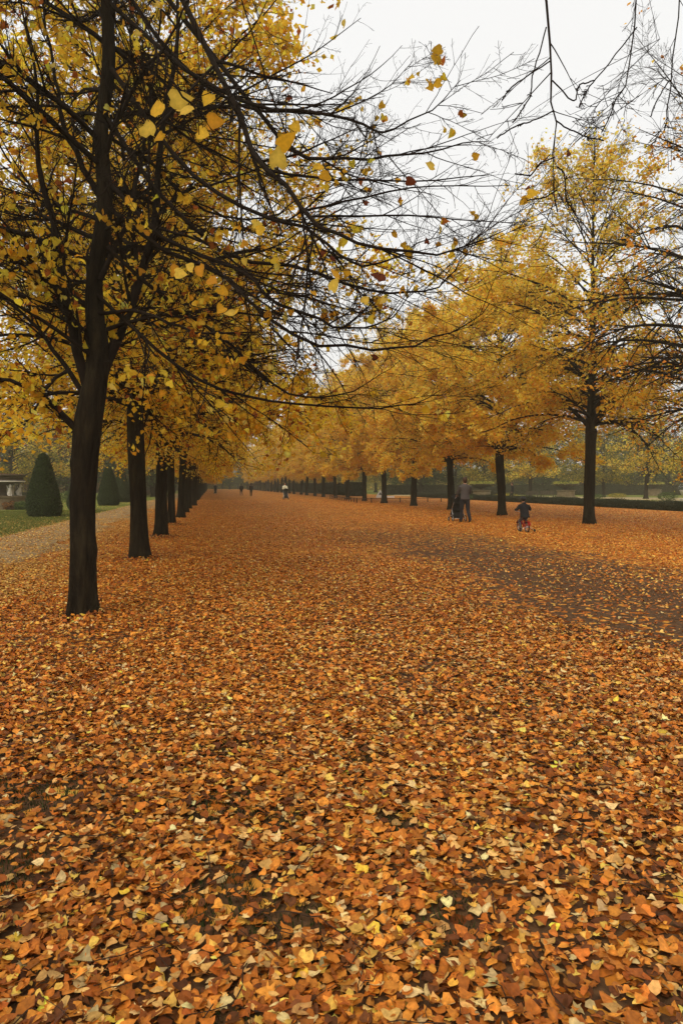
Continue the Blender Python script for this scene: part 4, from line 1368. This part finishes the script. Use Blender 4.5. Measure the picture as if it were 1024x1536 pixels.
# pushchair: local +Y is forward, handle at y=0
def pushchair(loc, rz, label, group=None, frame=M_METAL, scale=1.0):
    r = empty('pushchair', loc, rz, label, 'pushchair', group)
    r.scale = (scale,) * 3
    bm = bmesh.new()
    for s in (-1, 1):
        x = 0.24 * s
        tube_bm(bm, [(x * 0.85, 0.0, 1.04), (x * 0.9, 0.12, 0.95), (x, 0.42, 0.55), (x, 0.78, 0.14)], [0.012] * 4, 8)
        tube_bm(bm, [(x, 0.44, 0.55), (x * 1.05, 0.22, 0.14)], [0.011] * 2, 8)
        tube_bm(bm, [(x, 0.30, 0.26), (x, 0.68, 0.26)], [0.010] * 2, 8)
    tube_bm(bm, [(-0.25, 0.22, 0.14), (0.25, 0.22, 0.14)], [0.009] * 2, 8)
    obj('frame', bm_mesh('frame', bm, frame, True), r)
    bm = bmesh.new()
    tube_bm(bm, [(-0.215, 0.0, 1.04), (0.215, 0.0, 1.04)], [0.018] * 2, 10)
    obj('handle', bm_mesh('handle', bm, M_RUBBER, True), r)
    # fabric: seat tub and its back
    bm = bmesh.new()
    secs = [((0, 0.22, 0.96), 0.21, 0.05, (1, 0, 0), (0, 0.6, -0.8)), ((0, 0.30, 0.74), 0.235, 0.10, (1, 0, 0), (0, 0.7, 0.7)), ((0, 0.36, 0.50), 0.235, 0.15, (1, 0, 0), (0, 1, 0.2)),
            ((0, 0.58, 0.42), 0.21, 0.09, (1, 0, 0), (0, 0.2, 1)), ((0, 0.74, 0.40), 0.19, 0.05, (1, 0, 0), (0, 0, 1)), ((0, 0.82, 0.26), 0.16, 0.03, (1, 0, 0), (0, 1, 0.3))]
    loft(bm, secs, 16)
    obj('seat', fuse('seat', bm, M_BLACKCL, 0.012, 2), r)
    bm = bmesh.new()
    n = 9
    prev = None
    for i in range(n):
        a = math.radians(-8 + i * 16)
        c = Vector((0, 0.34, 0.80))
        d = Vector((0, -math.cos(a), math.sin(a)))
        ring = []
        for j in range(9):
            b = -PI / 2 + j * PI / 8
            ring.append(bm.verts.new(c + Vector((0.26 * math.sin(b), 0, 0)) + d * 0.38 * (0.55 + 0.45 * math.cos(b))))
        if prev:
            for j in range(8):
                bm.faces.new((prev[j], prev[j + 1], ring[j + 1], ring[j]))
        prev = ring
    bmesh.ops.solidify(bm, geom=bm.faces[:], thickness=0.012)
    obj('hood', bm_mesh('hood', bm, M_BLACKCL, True), r)
    bm = bmesh.new()
    box(bm, (-0.22, 0.24, 0.15), (0.22, 0.68, 0.36))
    bmesh.ops.bevel(bm, geom=bm.edges[:], offset=0.03, segments=2, affect='EDGES')
    obj('basket', bm_mesh('basket', bm, M_BLACKCL), r)
    for (x, y, R) in ((-0.27, 0.22, 0.14), (0.27, 0.22, 0.14), (-0.24, 0.80, 0.10), (0.24, 0.80, 0.10)):
        bm = bmesh.new()
        torus(bm, (0, 0, 0), R - 0.018, 0.018)
        w = obj('wheel', bm_mesh('wheel', bm, M_RUBBER, True), r)
        w.location = (x, y, R)
        bm = bmesh.new()
        bmesh.ops.create_cone(bm, cap_ends=True, segments=12, radius1=0.022, radius2=0.022, depth=0.05, matrix=Matrix.Rotation(PI / 2, 4, 'Y'))
        for i in range(6):
            a = i * PI / 3
            tube_bm(bm, [(0, 0, 0), (0, math.cos(a) * (R - 0.02), math.sin(a) * (R - 0.02))], [0.004] * 2, 5)
        obj('rim', bm_mesh('rim', bm, frame, True), w)
    return r


# the man walking away, pushing to the left of himself
mg = on_ground(697, 784)
dirz = math.radians(0)   # heading turned a little to the left of the view direction
jm = stand(0.13, 'push')
jm.update(kne_l=(-0.10, 0.12, 0.49), ank_l=(-0.11, 0.12, 0.09), toe_l=(-0.12, 0.27, 0.035), kne_r=(0.11, -0.03, 0.48), ank_r=(0.13, -0.22, 0.12), toe_r=(0.14, -0.07, 0.035), look=0.1)
person((mg[0], mg[1], 0), dirz, jm, 'man seen from behind in a grey jacket and dark trousers pushing a black pushchair', (M_GREYSHIRT, M_DARKTR), 1.04)
hv = Vector((-math.sin(dirz), math.cos(dirz), 0))
pushchair((mg[0] + hv.x * 0.47, mg[1] + hv.y * 0.47, 0), dirz, 'black pushchair with silver frame pushed by the man under the right-hand trees', 'pushchairs on the avenue')


# the child on the red bicycle
def child_bike():
    p = on_ground(790, 799)
    rz = math.radians(-2)
    r = empty('bicycle', (p[0], p[1], 0), rz, 'small red bicycle with stabilisers ridden by the child in a navy jacket', 'bicycle')
    rr, wb = 0.175, 0.62
    for y, nm in ((-0.02, 'wheel'), (wb, 'wheel')):
        bm = bmesh.new()
        torus(bm, (0, 0, 0), rr - 0.02, 0.02)
        w = obj(nm, bm_mesh(nm, bm, M_RUBBER, True), r)
        w.location = (0, y, rr)
        bm = bmesh.new()
        torus(bm, (0, 0, 0), rr - 0.042, 0.008)
        for i in range(10):
            a = i * PI / 5
            tube_bm(bm, [(0, 0, 0), (0, math.cos(a) * 0.13, math.sin(a) * 0.13)], [0.0025] * 2, 4)
        bmesh.ops.create_cone(bm, cap_ends=True, segments=10, radius1=0.02, radius2=0.02, depth=0.07, matrix=Matrix.Rotation(PI / 2, 4, 'Y'))
        obj('rim', bm_mesh('rim', bm, M_METAL, True), w)
        bm = bmesh.new()
        vs = []
        for i in range(10):
            a = math.radians(20 + i * 15)
            vs.append([bm.verts.new((x, math.cos(a) * (rr + 0.02) * -1, math.sin(a) * (rr + 0.02))) for x in (-0.045, 0.045)])
        for a_, b_ in zip(vs, vs[1:]):
            bm.faces.new((a_[0], a_[1], b_[1], b_[0]))
        bmesh.ops.solidify(bm, geom=bm.faces[:], thickness=0.006)
        md = obj('mudguard', bm_mesh('mudguard', bm, M_RED, True), r)
        md.location = (0, y, rr)
    bm = bmesh.new()
    tube_bm(bm, [(0, 0.22, 0.42), (0, 0.26, 0.17)], [0.016] * 2)
    tube_bm(bm, [(0, 0.26, 0.17), (0, 0.50, 0.46)], [0.018] * 2)
    tube_bm(bm, [(0, 0.22, 0.36), (0, 0.50, 0.50)], [0.016] * 2)
    for s in (-1, 1):
        tube_bm(bm, [(0.035 * s, 0.26, 0.17), (0.04 * s, -0.02, rr)], [0.009] * 2)
        tube_bm(bm, [(0.02 * s, 0.23, 0.38), (0.04 * s, -0.02, rr)], [0.008] * 2)
        tube_bm(bm, [(0.035 * s, 0.51, 0.42), (0.04 * s, wb, rr)], [0.009] * 2)
    tube_bm(bm, [(0, 0.53, 0.38), (0, 0.48, 0.62)], [0.016] * 2)
    tube_bm(bm, [(0.06, 0.27, 0.19), (0.06, 0.12, 0.20), (0.06, -0.02, 0.19)], [0.045, 0.04, 0.03], 8, 0.3)
    obj('frame', bm_mesh('frame', bm, M_RED, True), r)
    bm = bmesh.new()
    tube_bm(bm, [(-0.24, 0.38, 0.68), (-0.12, 0.45, 0.66), (0, 0.48, 0.62), (0.12, 0.45, 0.66), (0.24, 0.38, 0.68)], [0.011] * 5)
    obj('handlebar', bm_mesh('handlebar', bm, M_METAL, True), r)
    bm = bmesh.new()
    ball(bm, (0, 0.18, 0.44), 0.11, (0.8, 1.1, 0.3))
    obj('saddle', bm_mesh('saddle', bm, M_BLACKPL, True), r)
    bm = bmesh.new()
    box(bm, (-0.13, 0.25, 0.06), (-0.05, 0.33, 0.08))
    box(bm, (0.05, 0.19, 0.25), (0.13, 0.27, 0.27))
    tube_bm(bm, [(-0.05, 0.29, 0.07), (-0.04, 0.26, 0.17), (0.04, 0.26, 0.17), (0.05, 0.23, 0.26)], [0.008] * 4)
    obj('pedals', bm_mesh('pedals', bm, M_BLACKPL), r)
    for s in (-1, 1):
        bm = bmesh.new()
        tube_bm(bm, [(0.04 * s, -0.02, rr), (0.12 * s, -0.03, 0.16), (0.22 * s, -0.03, 0.062)], [0.007] * 3)
        st = obj('stabiliser', bm_mesh('stabiliser', bm, M_METAL, True), r)
        bm = bmesh.new()
        torus(bm, (0.24 * s, -0.03, 0.06), 0.042, 0.018)
        bmesh.ops.create_cone(bm, cap_ends=True, segments=14, radius1=0.035, radius2=0.035, depth=0.02, matrix=Matrix.Translation((0.24 * s, -0.03, 0.06)) @ Matrix.Rotation(PI / 2, 4, 'Y'))
        obj('stabiliser_wheel', bm_mesh('stabiliser_wheel', bm, M_RUBBER, True), st)
    # the rider, modelled at adult scale joints shrunk to a four-year-old
    k = 1 / 0.62
    def q(x, y_, z):
        return (x * k, y_ * k, z * k)
    J = dict(pelvis=q(0, 0.17, 0.50), neck=q(-0.02, 0.24, 0.88), head=q(-0.02, 0.27, 1.01), sho_l=q(-0.135, 0.23, 0.835), sho_r=q(0.115, 0.23, 0.835),
             elb_l=q(-0.24, 0.24, 0.70), elb_r=q(0.21, 0.25, 0.70), wri_l=q(-0.235, 0.36, 0.70), wri_r=q(0.235, 0.36, 0.70),
             hip_l=q(-0.06, 0.18, 0.47), hip_r=q(0.06, 0.18, 0.47), kne_l=q(-0.10, 0.36, 0.34), kne_r=q(0.10, 0.40, 0.42),
             ank_l=q(-0.09, 0.27, 0.12), ank_r=q(0.09, 0.22, 0.31), toe_l=q(-0.09, 0.36, 0.10), toe_r=q(0.09, 0.31, 0.285), hr=0.125 , grip=0.9)
    person((p[0], p[1], 0), rz, J, 'child seen from behind in a navy jacket and dark helmet riding a red bicycle', (M_NAVY, M_GREYTR), 0.64, 0.014, hood=True, helmet=True, bulk=1.32)


child_bike()


def facing(px, py, away=True):
    p = on_ground(px, py)
    return p


p = on_ground(428, 749)
person((p[0], p[1] + 0.6, 0), PI + 0.05, stand(0.05, 'push'), 'distant woman in a pale yellow top pushing a black pushchair towards the camera', (M_LIME, M_WHITE), 1.0, 0.02, coat_len=0.1)
pushchair((p[0] - 0.0, p[1] + 0.2, 0), PI + 0.05, 'black pushchair in front of the distant woman in pale clothes', 'pushchairs on the avenue')
p = on_ground(362, 743.5)
person((p[0], p[1], 0), 0.2, stand(0.15), 'left one of the two dark-clothed walkers far down the avenue', (M_BLACKCL, M_DARKTR), 1.0, 0.025, group='walkers far down the avenue')
p = on_ground(376.5, 744.5)
person((p[0], p[1], 0), 0.1, stand(-0.1), 'right one of the two dark-clothed walkers far down the avenue', (M_BLACKCL, M_BLACKCL), 1.0, 0.025, group='walkers far down the avenue')
p = on_ground(323, 741)
person((p[0], p[1] + 0.5, 0), PI, stand(0.1, 'push'), 'tiny far person with a white hat behind a dark pushchair at the left row', (M_BLACKCL, M_BLACKCL), 1.0, 0.03, hat=M_WHITE)
pushchair((p[0], p[1] + 0.1, 0), PI, 'tiny dark pushchair at the far end of the left row', 'pushchairs on the avenue')
x, yy = xy(768, 68)
person((x, yy, 0), 1.3, stand(0.22), 'person in dark clothes walking through the garden beyond the low hedge', (M_NAVY, M_BLACKCL), 1.0, 0.02)

# ------------------------------------------------------------------ garden ornaments
M_STONE = noisy('weathered_stone', lin(120, 112, 96), lin(168, 158, 138), 3, 0.9, 0.01, 30, None, lin(190, 182, 160))
M_PALE = noisy('pale_stone', lin(196, 190, 176), lin(222, 216, 204), 5, 0.8)
M_BROWNST = noisy('brown_stone', lin(84, 72, 52), lin(128, 112, 84), 3, 0.9)
M_DSTONE = noisy('dark_stone', lin(60, 52, 44), lin(96, 84, 68), 4, 0.9)


def lathe(bm, prof, seg=36):
    rings = []
    for r, z in prof:
        rings.append([bm.verts.new((r * math.cos(i * 2 * PI / seg), r * math.sin(i * 2 * PI / seg), z)) for i in range(seg)])
    for a, b in zip(rings, rings[1:]):
        for i in range(seg):
            bm.faces.new((a[i], a[(i + 1) % seg], b[(i + 1) % seg], b[i]))
    bm.faces.new(list(reversed(rings[0])))
    bm.faces.new(rings[-1])


def lion_mesh():
    """seated winged lion, facing +Y, about 0.85 m high"""
    bm = bmesh.new()
    tube_bm(bm, [(0, -0.22, 0.16), (0, -0.12, 0.25), (0, 0.02, 0.42), (0, 0.10, 0.56)], [0.13, 0.16, 0.14, 0.11], 12)
    ball(bm, (0, 0.15, 0.70), 0.10, (0.95, 1, 1.05))
    ball(bm, (0, 0.10, 0.68), 0.13, (1, 0.8, 1.1))
    ball(bm, (0, 0.24, 0.66), 0.05, (0.9, 1.2, 0.9))
    for s in (-1, 1):
        tube_bm(bm, [(0.08 * s, 0.10, 0.46), (0.085 * s, 0.14, 0.24), (0.085 * s, 0.14, 0.05)], [0.06, 0.045, 0.035], 8)
        ball(bm, (0.085 * s, 0.18, 0.03), 0.045, (0.9, 1.5, 0.7))
        ball(bm, (0.12 * s, -0.10, 0.15), 0.12, (0.7, 1.2, 1.1))
        ball(bm, (0.13 * s, 0.05, 0.035), 0.045, (0.9, 1.8, 0.8))
        ball(bm, (0.06 * s, 0.12, 0.80), 0.025)
        tube_bm(bm, [(0.10 * s, 0.0, 0.45), (0.18 * s, -0.12, 0.62), (0.20 * s, -0.22, 0.80)], [0.05, 0.06, 0.02], 8, 0.3)
    return fuse('lion', bm, M_PALE, 0.02, 2)


def tazza():
    X0, Y0 = xy(4, 45.5)
    r = empty('stone_vase', (X0, Y0, 0), 0, 'great stone bowl carried by pale winged lion figures at the left edge', 'garden ornament')
    bm = bmesh.new()
    lathe(bm, [(1.55, 0), (1.55, 0.16), (1.46, 0.17), (1.46, 0.28), (1.30, 0.30), (1.30, 0.72), (1.36, 0.74), (1.36, 0.84)])
    obj('plinth', bm_mesh('plinth', bm, M_BROWNST), r)
    bm = bmesh.new()
    lathe(bm, [(0.30, 0.843), (0.26, 1.0), (0.2, 1.2), (0.3, 1.5), (0.8, 1.62), (1.1, 1.66), (1.30, 1.72), (1.34, 1.80), (1.30, 1.83), (1.22, 1.86), (1.26, 2.0), (1.40, 2.10), (1.42, 2.16), (1.36, 2.18), (1.2, 2.1), (0.4, 2.0)])
    obj('bowl', bm_mesh('bowl', bm, M_DSTONE), r)
    bm = bmesh.new()
    torus(bm, (0, 0, 1.745), 1.325, 0.04, 'z', 36)
    obj('rim_moulding', bm_mesh('rim_moulding', bm, M_PALE, True), r)
    lm = lion_mesh()
    for i in range(6):
        a = -PI / 2 - 0.35 + i * PI / 3
        o = obj('lion_figure', lm, r)
        o.scale = (0.6, 0.7, 0.88)
        o.location = (0.98 * math.cos(a), 0.98 * math.sin(a), 0.843)
        o.rotation_euler = (0, 0, a - PI / 2)
    rs = np.random.default_rng(3)
    n = 900
    a = rs.uniform(0, 2 * PI, n)
    rr = rs.uniform(0, 1.15, n)
    pos = np.stack([rr * np.cos(a), rr * np.sin(a), 2.12 + rs.uniform(0, 0.12, n)], 1)
    V, T, ti = leaf_batch(pos, rs.uniform(0.05, 0.1, n), rs.normal(size=(n, 3)), 'quad', palette(BROWN, BROWN_W, n, rs), rs)
    obj('plants', mesh_np('plants', V, [T], M_LEAF, False, ti), r)


tazza()


def leafclump(n, c, R, sc, cols, w, size, seed):
    rs = np.random.default_rng(seed)
    d = norm(rs.normal(size=(n, 3)))
    r = rs.uniform(0.5, 1, (n, 1)) ** 0.4 * R
    pos = d * r * np.array(sc) * (1 + 0.15 * np.sin(d[:, :1] * 5 + d[:, 1:2] * 4)) + np.array(c)
    return leaf_batch(pos, rs.uniform(0.6, 1.2, n) * size, d + rs.normal(size=(n, 3)) * 0.7, 'quad', palette(cols, w, n, rs, 0.22), rs)


def shrub(x, y, R, h, cols, w, label, seed, group=None, n=1800, size=0.07):
    V, T, ti = leafclump(n, (0, 0, h * 0.5), 1.0, (R, R, h * 0.52), cols, w, size, seed)
    o = obj('shrub', mesh_np('shrub', V, [T], M_YEW, False, ti))
    o.location = (x, y, 0)
    return tag(o, label, 'shrub', group)


def bowl_planter(px, d, label, seed):
    X0, Y0 = xy(px, d)
    r = empty('stone_planter', (X0, Y0, 0), 0, label, 'garden ornament', 'stone bowl planters on the right-hand lawn')
    r.scale = (0.84, 0.84, 0.95)
    bm = bmesh.new()
    lathe(bm, [(1.35, 0), (1.35, 0.25), (1.2, 0.28), (1.15, 0.85), (1.25, 0.92), (1.25, 1.0)])
    obj('pedestal', bm_mesh('pedestal', bm, M_BROWNST), r)
    bm = bmesh.new()
    lathe(bm, [(0.35, 1.003), (0.3, 1.2), (0.7, 1.36), (1.3, 1.5), (1.62, 1.66), (1.66, 1.74), (1.6, 1.76), (1.2, 1.7), (0.3, 1.66)])
    obj('bowl', bm_mesh('bowl', bm, M_DSTONE), r)
    Vs, Ts, Cs, off = [], [], [], 0
    for i in range(12):
        a = i * PI / 6
        V, T, ti = leafclump(160, (1.4 * math.cos(a), 1.4 * math.sin(a), 1.82), 0.34, (1, 1, 0.7), [lin(206, 196, 90), lin(180, 176, 80), lin(150, 150, 70)], [2, 2, 1], 0.09, seed + i)
        Vs.append(V); Ts.append(T + off); Cs.append(ti); off += len(V)
    V, T, ti = leafclump(700, (0, 0, 1.8), 1.1, (1, 1, 0.3), GREEN, GREEN_W, 0.12, seed + 40)
    Vs.append(V); Ts.append(T + off); Cs.append(ti)
    obj('plants', mesh_np('plants', np.concatenate(Vs), [np.concatenate(Ts)], M_LEAF, False, np.concatenate(Cs)), r)


bowl_planter(722, 82, 'stone bowl planter ringed with yellow plants, behind the pushchair man', 60)
bowl_planter(848, 82, 'stone bowl planter ringed with yellow plants, left of the nearest bare-topped lime trunk', 80)
bowl_planter(980, 104, 'farthest stone bowl planter, at the back of the lawn near the right edge', 120)


def urn(px, d):
    X0, Y0 = xy(px, d)
    r = empty('stone_urn', (X0, Y0, 0), 0, 'pale stone urn filled with white flowers at the right edge behind the hedge', 'garden ornament')
    bm = bmesh.new()
    box(bm, (-0.28, -0.28, 0), (0.28, 0.28, 0.12))
    box(bm, (-0.22, -0.22, 0.123), (0.22, 0.22, 0.55))
    box(bm, (-0.26, -0.26, 0.553), (0.26, 0.26, 0.62))
    obj('pedestal', bm_mesh('pedestal', bm, M_PALE), r)
    bm = bmesh.new()
    lathe(bm, [(0.16, 0.623), (0.09, 0.7), (0.1, 0.75), (0.25, 0.88), (0.33, 1.08), (0.38, 1.16), (0.35, 1.19), (0.2, 1.16)], 24)
    obj('bowl', bm_mesh('bowl', bm, M_PALE, True), r)
    V, T, ti = leafclump(900, (0, 0, 1.4), 0.42, (1, 1, 0.9), [lin(205, 203, 198), lin(160, 162, 158), lin(100, 106, 90), lin(60, 72, 46)], [2, 2, 2, 3], 0.075, 7)
    obj('flowers', mesh_np('flowers', V, [T], M_LEAF, False, ti), r)


urn(1027, 48)
shr = [(31, 44.5, 0.42, 0.5, 'dark low shrub between the stone bowl and the nearest yew cone'), (16, 44.5, 0.5, 0.5, 'low brown shrub at the foot of the stone bowl'),
       (106, 60, 0.8, 1.1, 'rounded dark shrub left of the nearest lime trunk'), (232, 98, 1.2, 1.0, 'small dark shrub seen beyond the third lime trunk')]
for i, (px, d, R, h, lb) in enumerate(shr):
    X0, Y0 = xy(px, d)
    shrub(X0, Y0, R, h, (GREEN, BROWN)[i % 2], (GREEN_W, BROWN_W)[i % 2], lb, 300 + i)
ms = [(758, 76, 'rounded shrub'), (700, 74, ''), (890, 76, ''), (925, 88, ''), (1000, 70, '')]
for i, (px, d, _) in enumerate(ms):
    X0, Y0 = xy(px, d)
    shrub(X0, Y0, rb.uniform(0.8, 1.3), rb.uniform(0.5, 0.9), (OLIVE, GREEN, GREEN, OLIVE, GREEN)[i], (OLIVE_W, GREEN_W, GREEN_W, OLIVE_W, GREEN_W)[i],
          ['low olive shrub in the garden near the walking person', 'low dark shrub left of the stone bowl behind the pushchair man', 'low dark shrub beside the nearest bare-topped lime trunk',
           'low olive shrub on the lawn between two trunks', 'low dark shrub near the white-flowered urn'][i], 320 + i)


def bench(px, d, rz, label):
    X0, Y0 = xy(px, d)
    r = empty('park_bench', (X0, Y0, 0), rz, label, 'bench', 'benches in the right-hand garden')
    M = M_DSTONE
    bm = bmesh.new()
    for i in range(4):
        box(bm, (-0.8, -0.22 + i * 0.12, 0.42), (0.8, -0.12 + i * 0.12, 0.45))
    obj('seat', bm_mesh('seat', bm, M), r)
    bm = bmesh.new()
    for i in range(3):
        box(bm, (-0.8, 0.27, 0.54 + i * 0.13), (0.8, 0.30, 0.63 + i * 0.13))
    obj('backrest', bm_mesh('backrest', bm, M), r)
    for sx in (-1, 1):
        for sy in (-0.2, 0.24):
            bm = bmesh.new()
            box(bm, (0.72 * sx - 0.04, sy - 0.03, 0), (0.72 * sx + 0.04, sy + 0.03, 0.415 if sy < 0 else 0.93))
            obj('leg', bm_mesh('leg', bm, M), r)


bench(800, 74, 0.3, 'left one of two dark benches behind the cyclist child')
bench(822, 76, 0.1, 'right one of two dark benches behind the cyclist child')


# white triangular sign
def tri_sign():
    X0, Y0 = xy(570, 88)
    r = empty('warning_sign', (X0, Y0, 0), -YAW, 'small white triangular sign with a dark centre, standing beyond the right-hand row', 'sign')
    bm = bmesh.new()
    def prism(pts, y0, y1):
        a = [bm.verts.new((x, y0, z)) for x, z in pts]
        b = [bm.verts.new((x, y1, z)) for x, z in pts]
        bm.faces.new(a)
        bm.faces.new(list(reversed(b)))
        for i in range(len(pts)):
            bm.faces.new((a[i], b[i], b[(i + 1) % len(pts)], a[(i + 1) % len(pts)]))
    prism([(-0.45, 0.22), (0.45, 0.22), (0, 1.0)], 0, 0.03)
    obj('panel', bm_mesh('panel', bm, M_WHITE), r)
    bm = bmesh.new()
    prism([(-0.20, 0.34), (0.20, 0.34), (0, 0.70)], -0.012, -0.002)
    obj('symbol', bm_mesh('symbol', bm, M_BLACKPL), r)
    bm = bmesh.new()
    box(bm, (-0.5, -0.2, 0.0), (1.7, 0.2, 0.2))
    obj('base', bm_mesh('base', bm, M_WHITE), r)


tri_sign()


# low rail fence around the far beds: one thing, with posts and rails
def rail_fence(pts, label):
    r = empty('rail_fence', (pts[0][0], pts[0][1], 0), 0, label, 'fence')
    M = noisy('fence_wood', lin(66, 46, 34), lin(92, 66, 48), 6, 0.8)
    o0 = np.array(pts[0])
    railbm = bmesh.new()
    for a, b in zip(pts, pts[1:]):
        a, b = np.array(a) - o0, np.array(b) - o0
        L = np.linalg.norm(b - a)
        n = max(1, int(round(L / 1.5)))
        for i in range(n + 1):
            p = a + (b - a) * i / n
            bm = bmesh.new()
            box(bm, (p[0] - 0.04, p[1] - 0.04, 0), (p[0] + 0.04, p[1] + 0.04, 0.42))
            obj('post', bm_mesh('post', bm, M), r)
        tube_bm(railbm, [(a[0], a[1], 0.35), (b[0], b[1], 0.35)], [0.022, 0.022], 8)
    obj('rail', bm_mesh('rail', railbm, M), r)


rail_fence([(12.9, 78), (12.3, 60.5), (20.5, 62.5)], 'low brown knee-high rail fence around the trunks on the right')

# ------------------------------------------------------------------ sky, sun, haze
w = bpy.data.worlds.new('World')
S.world = w
w.use_nodes = True
nt = w.node_tree
bg = nt.nodes['Background']
sky = nt.nodes.new('ShaderNodeTexSky')
sky.sky_type = 'NISHITA'
sky.sun_disc = False
SE, SR = math.radians(46), math.radians(215)
sky.sun_elevation = SE
sky.sun_rotation = SR
sky.dust_density = 4
mx = nt.nodes.new('ShaderNodeMix')
mx.data_type = 'RGBA'
mx.inputs['Factor'].default_value = 0.93
nt.links.new(sky.outputs[0], mx.inputs['A'])
mx.inputs['B'].default_value = (7.9, 7.85, 7.7, 1)
nt.links.new(mx.outputs['Result'], bg.inputs['Color'])
bg.inputs['Strength'].default_value = 0.1
sun = bpy.data.lights.new('sun', 'SUN')
sun.energy = 1.5
sun.angle = math.radians(35)
sun.color = (1, 0.88, 0.70)
so = bpy.data.objects.new('sun', sun)
C.objects.link(so)
so.rotation_euler = (PI / 2 - SE, 0, PI - SR)

HAZE = 0.0015
bm = bmesh.new()
box(bm, (-430, -130, -1.1), (430, 490, 19.0))
hm = bpy.data.materials.new('haze_air')
hm.use_nodes = True
hn = hm.node_tree
hn.nodes.remove(hn.nodes['Principled BSDF'])
pv = hn.nodes.new('ShaderNodeVolumePrincipled')
pv.inputs['Color'].default_value = (0.98, 0.85, 0.58, 1)
pv.inputs['Density'].default_value = HAZE
pv.inputs['Anisotropy'].default_value = 0.2
hn.links.new(pv.outputs[0], hn.nodes['Material Output'].inputs['Volume'])
ho = obj('haze', bm_mesh('haze', bm, hm))
tag(ho, None, None, None, 'stuff')

S.view_settings.view_transform = 'Standard'
S.view_settings.look = 'None'
S.view_settings.exposure = 0.38
S.view_settings.gamma = 1
cy = S.cycles
cy.use_denoising = True
cy.max_bounces = 12
cy.diffuse_bounces = 7
cy.transmission_bounces = 8
cy.volume_bounces = 0
cy.use_adaptive_sampling = True
cy.adaptive_threshold = 0.02
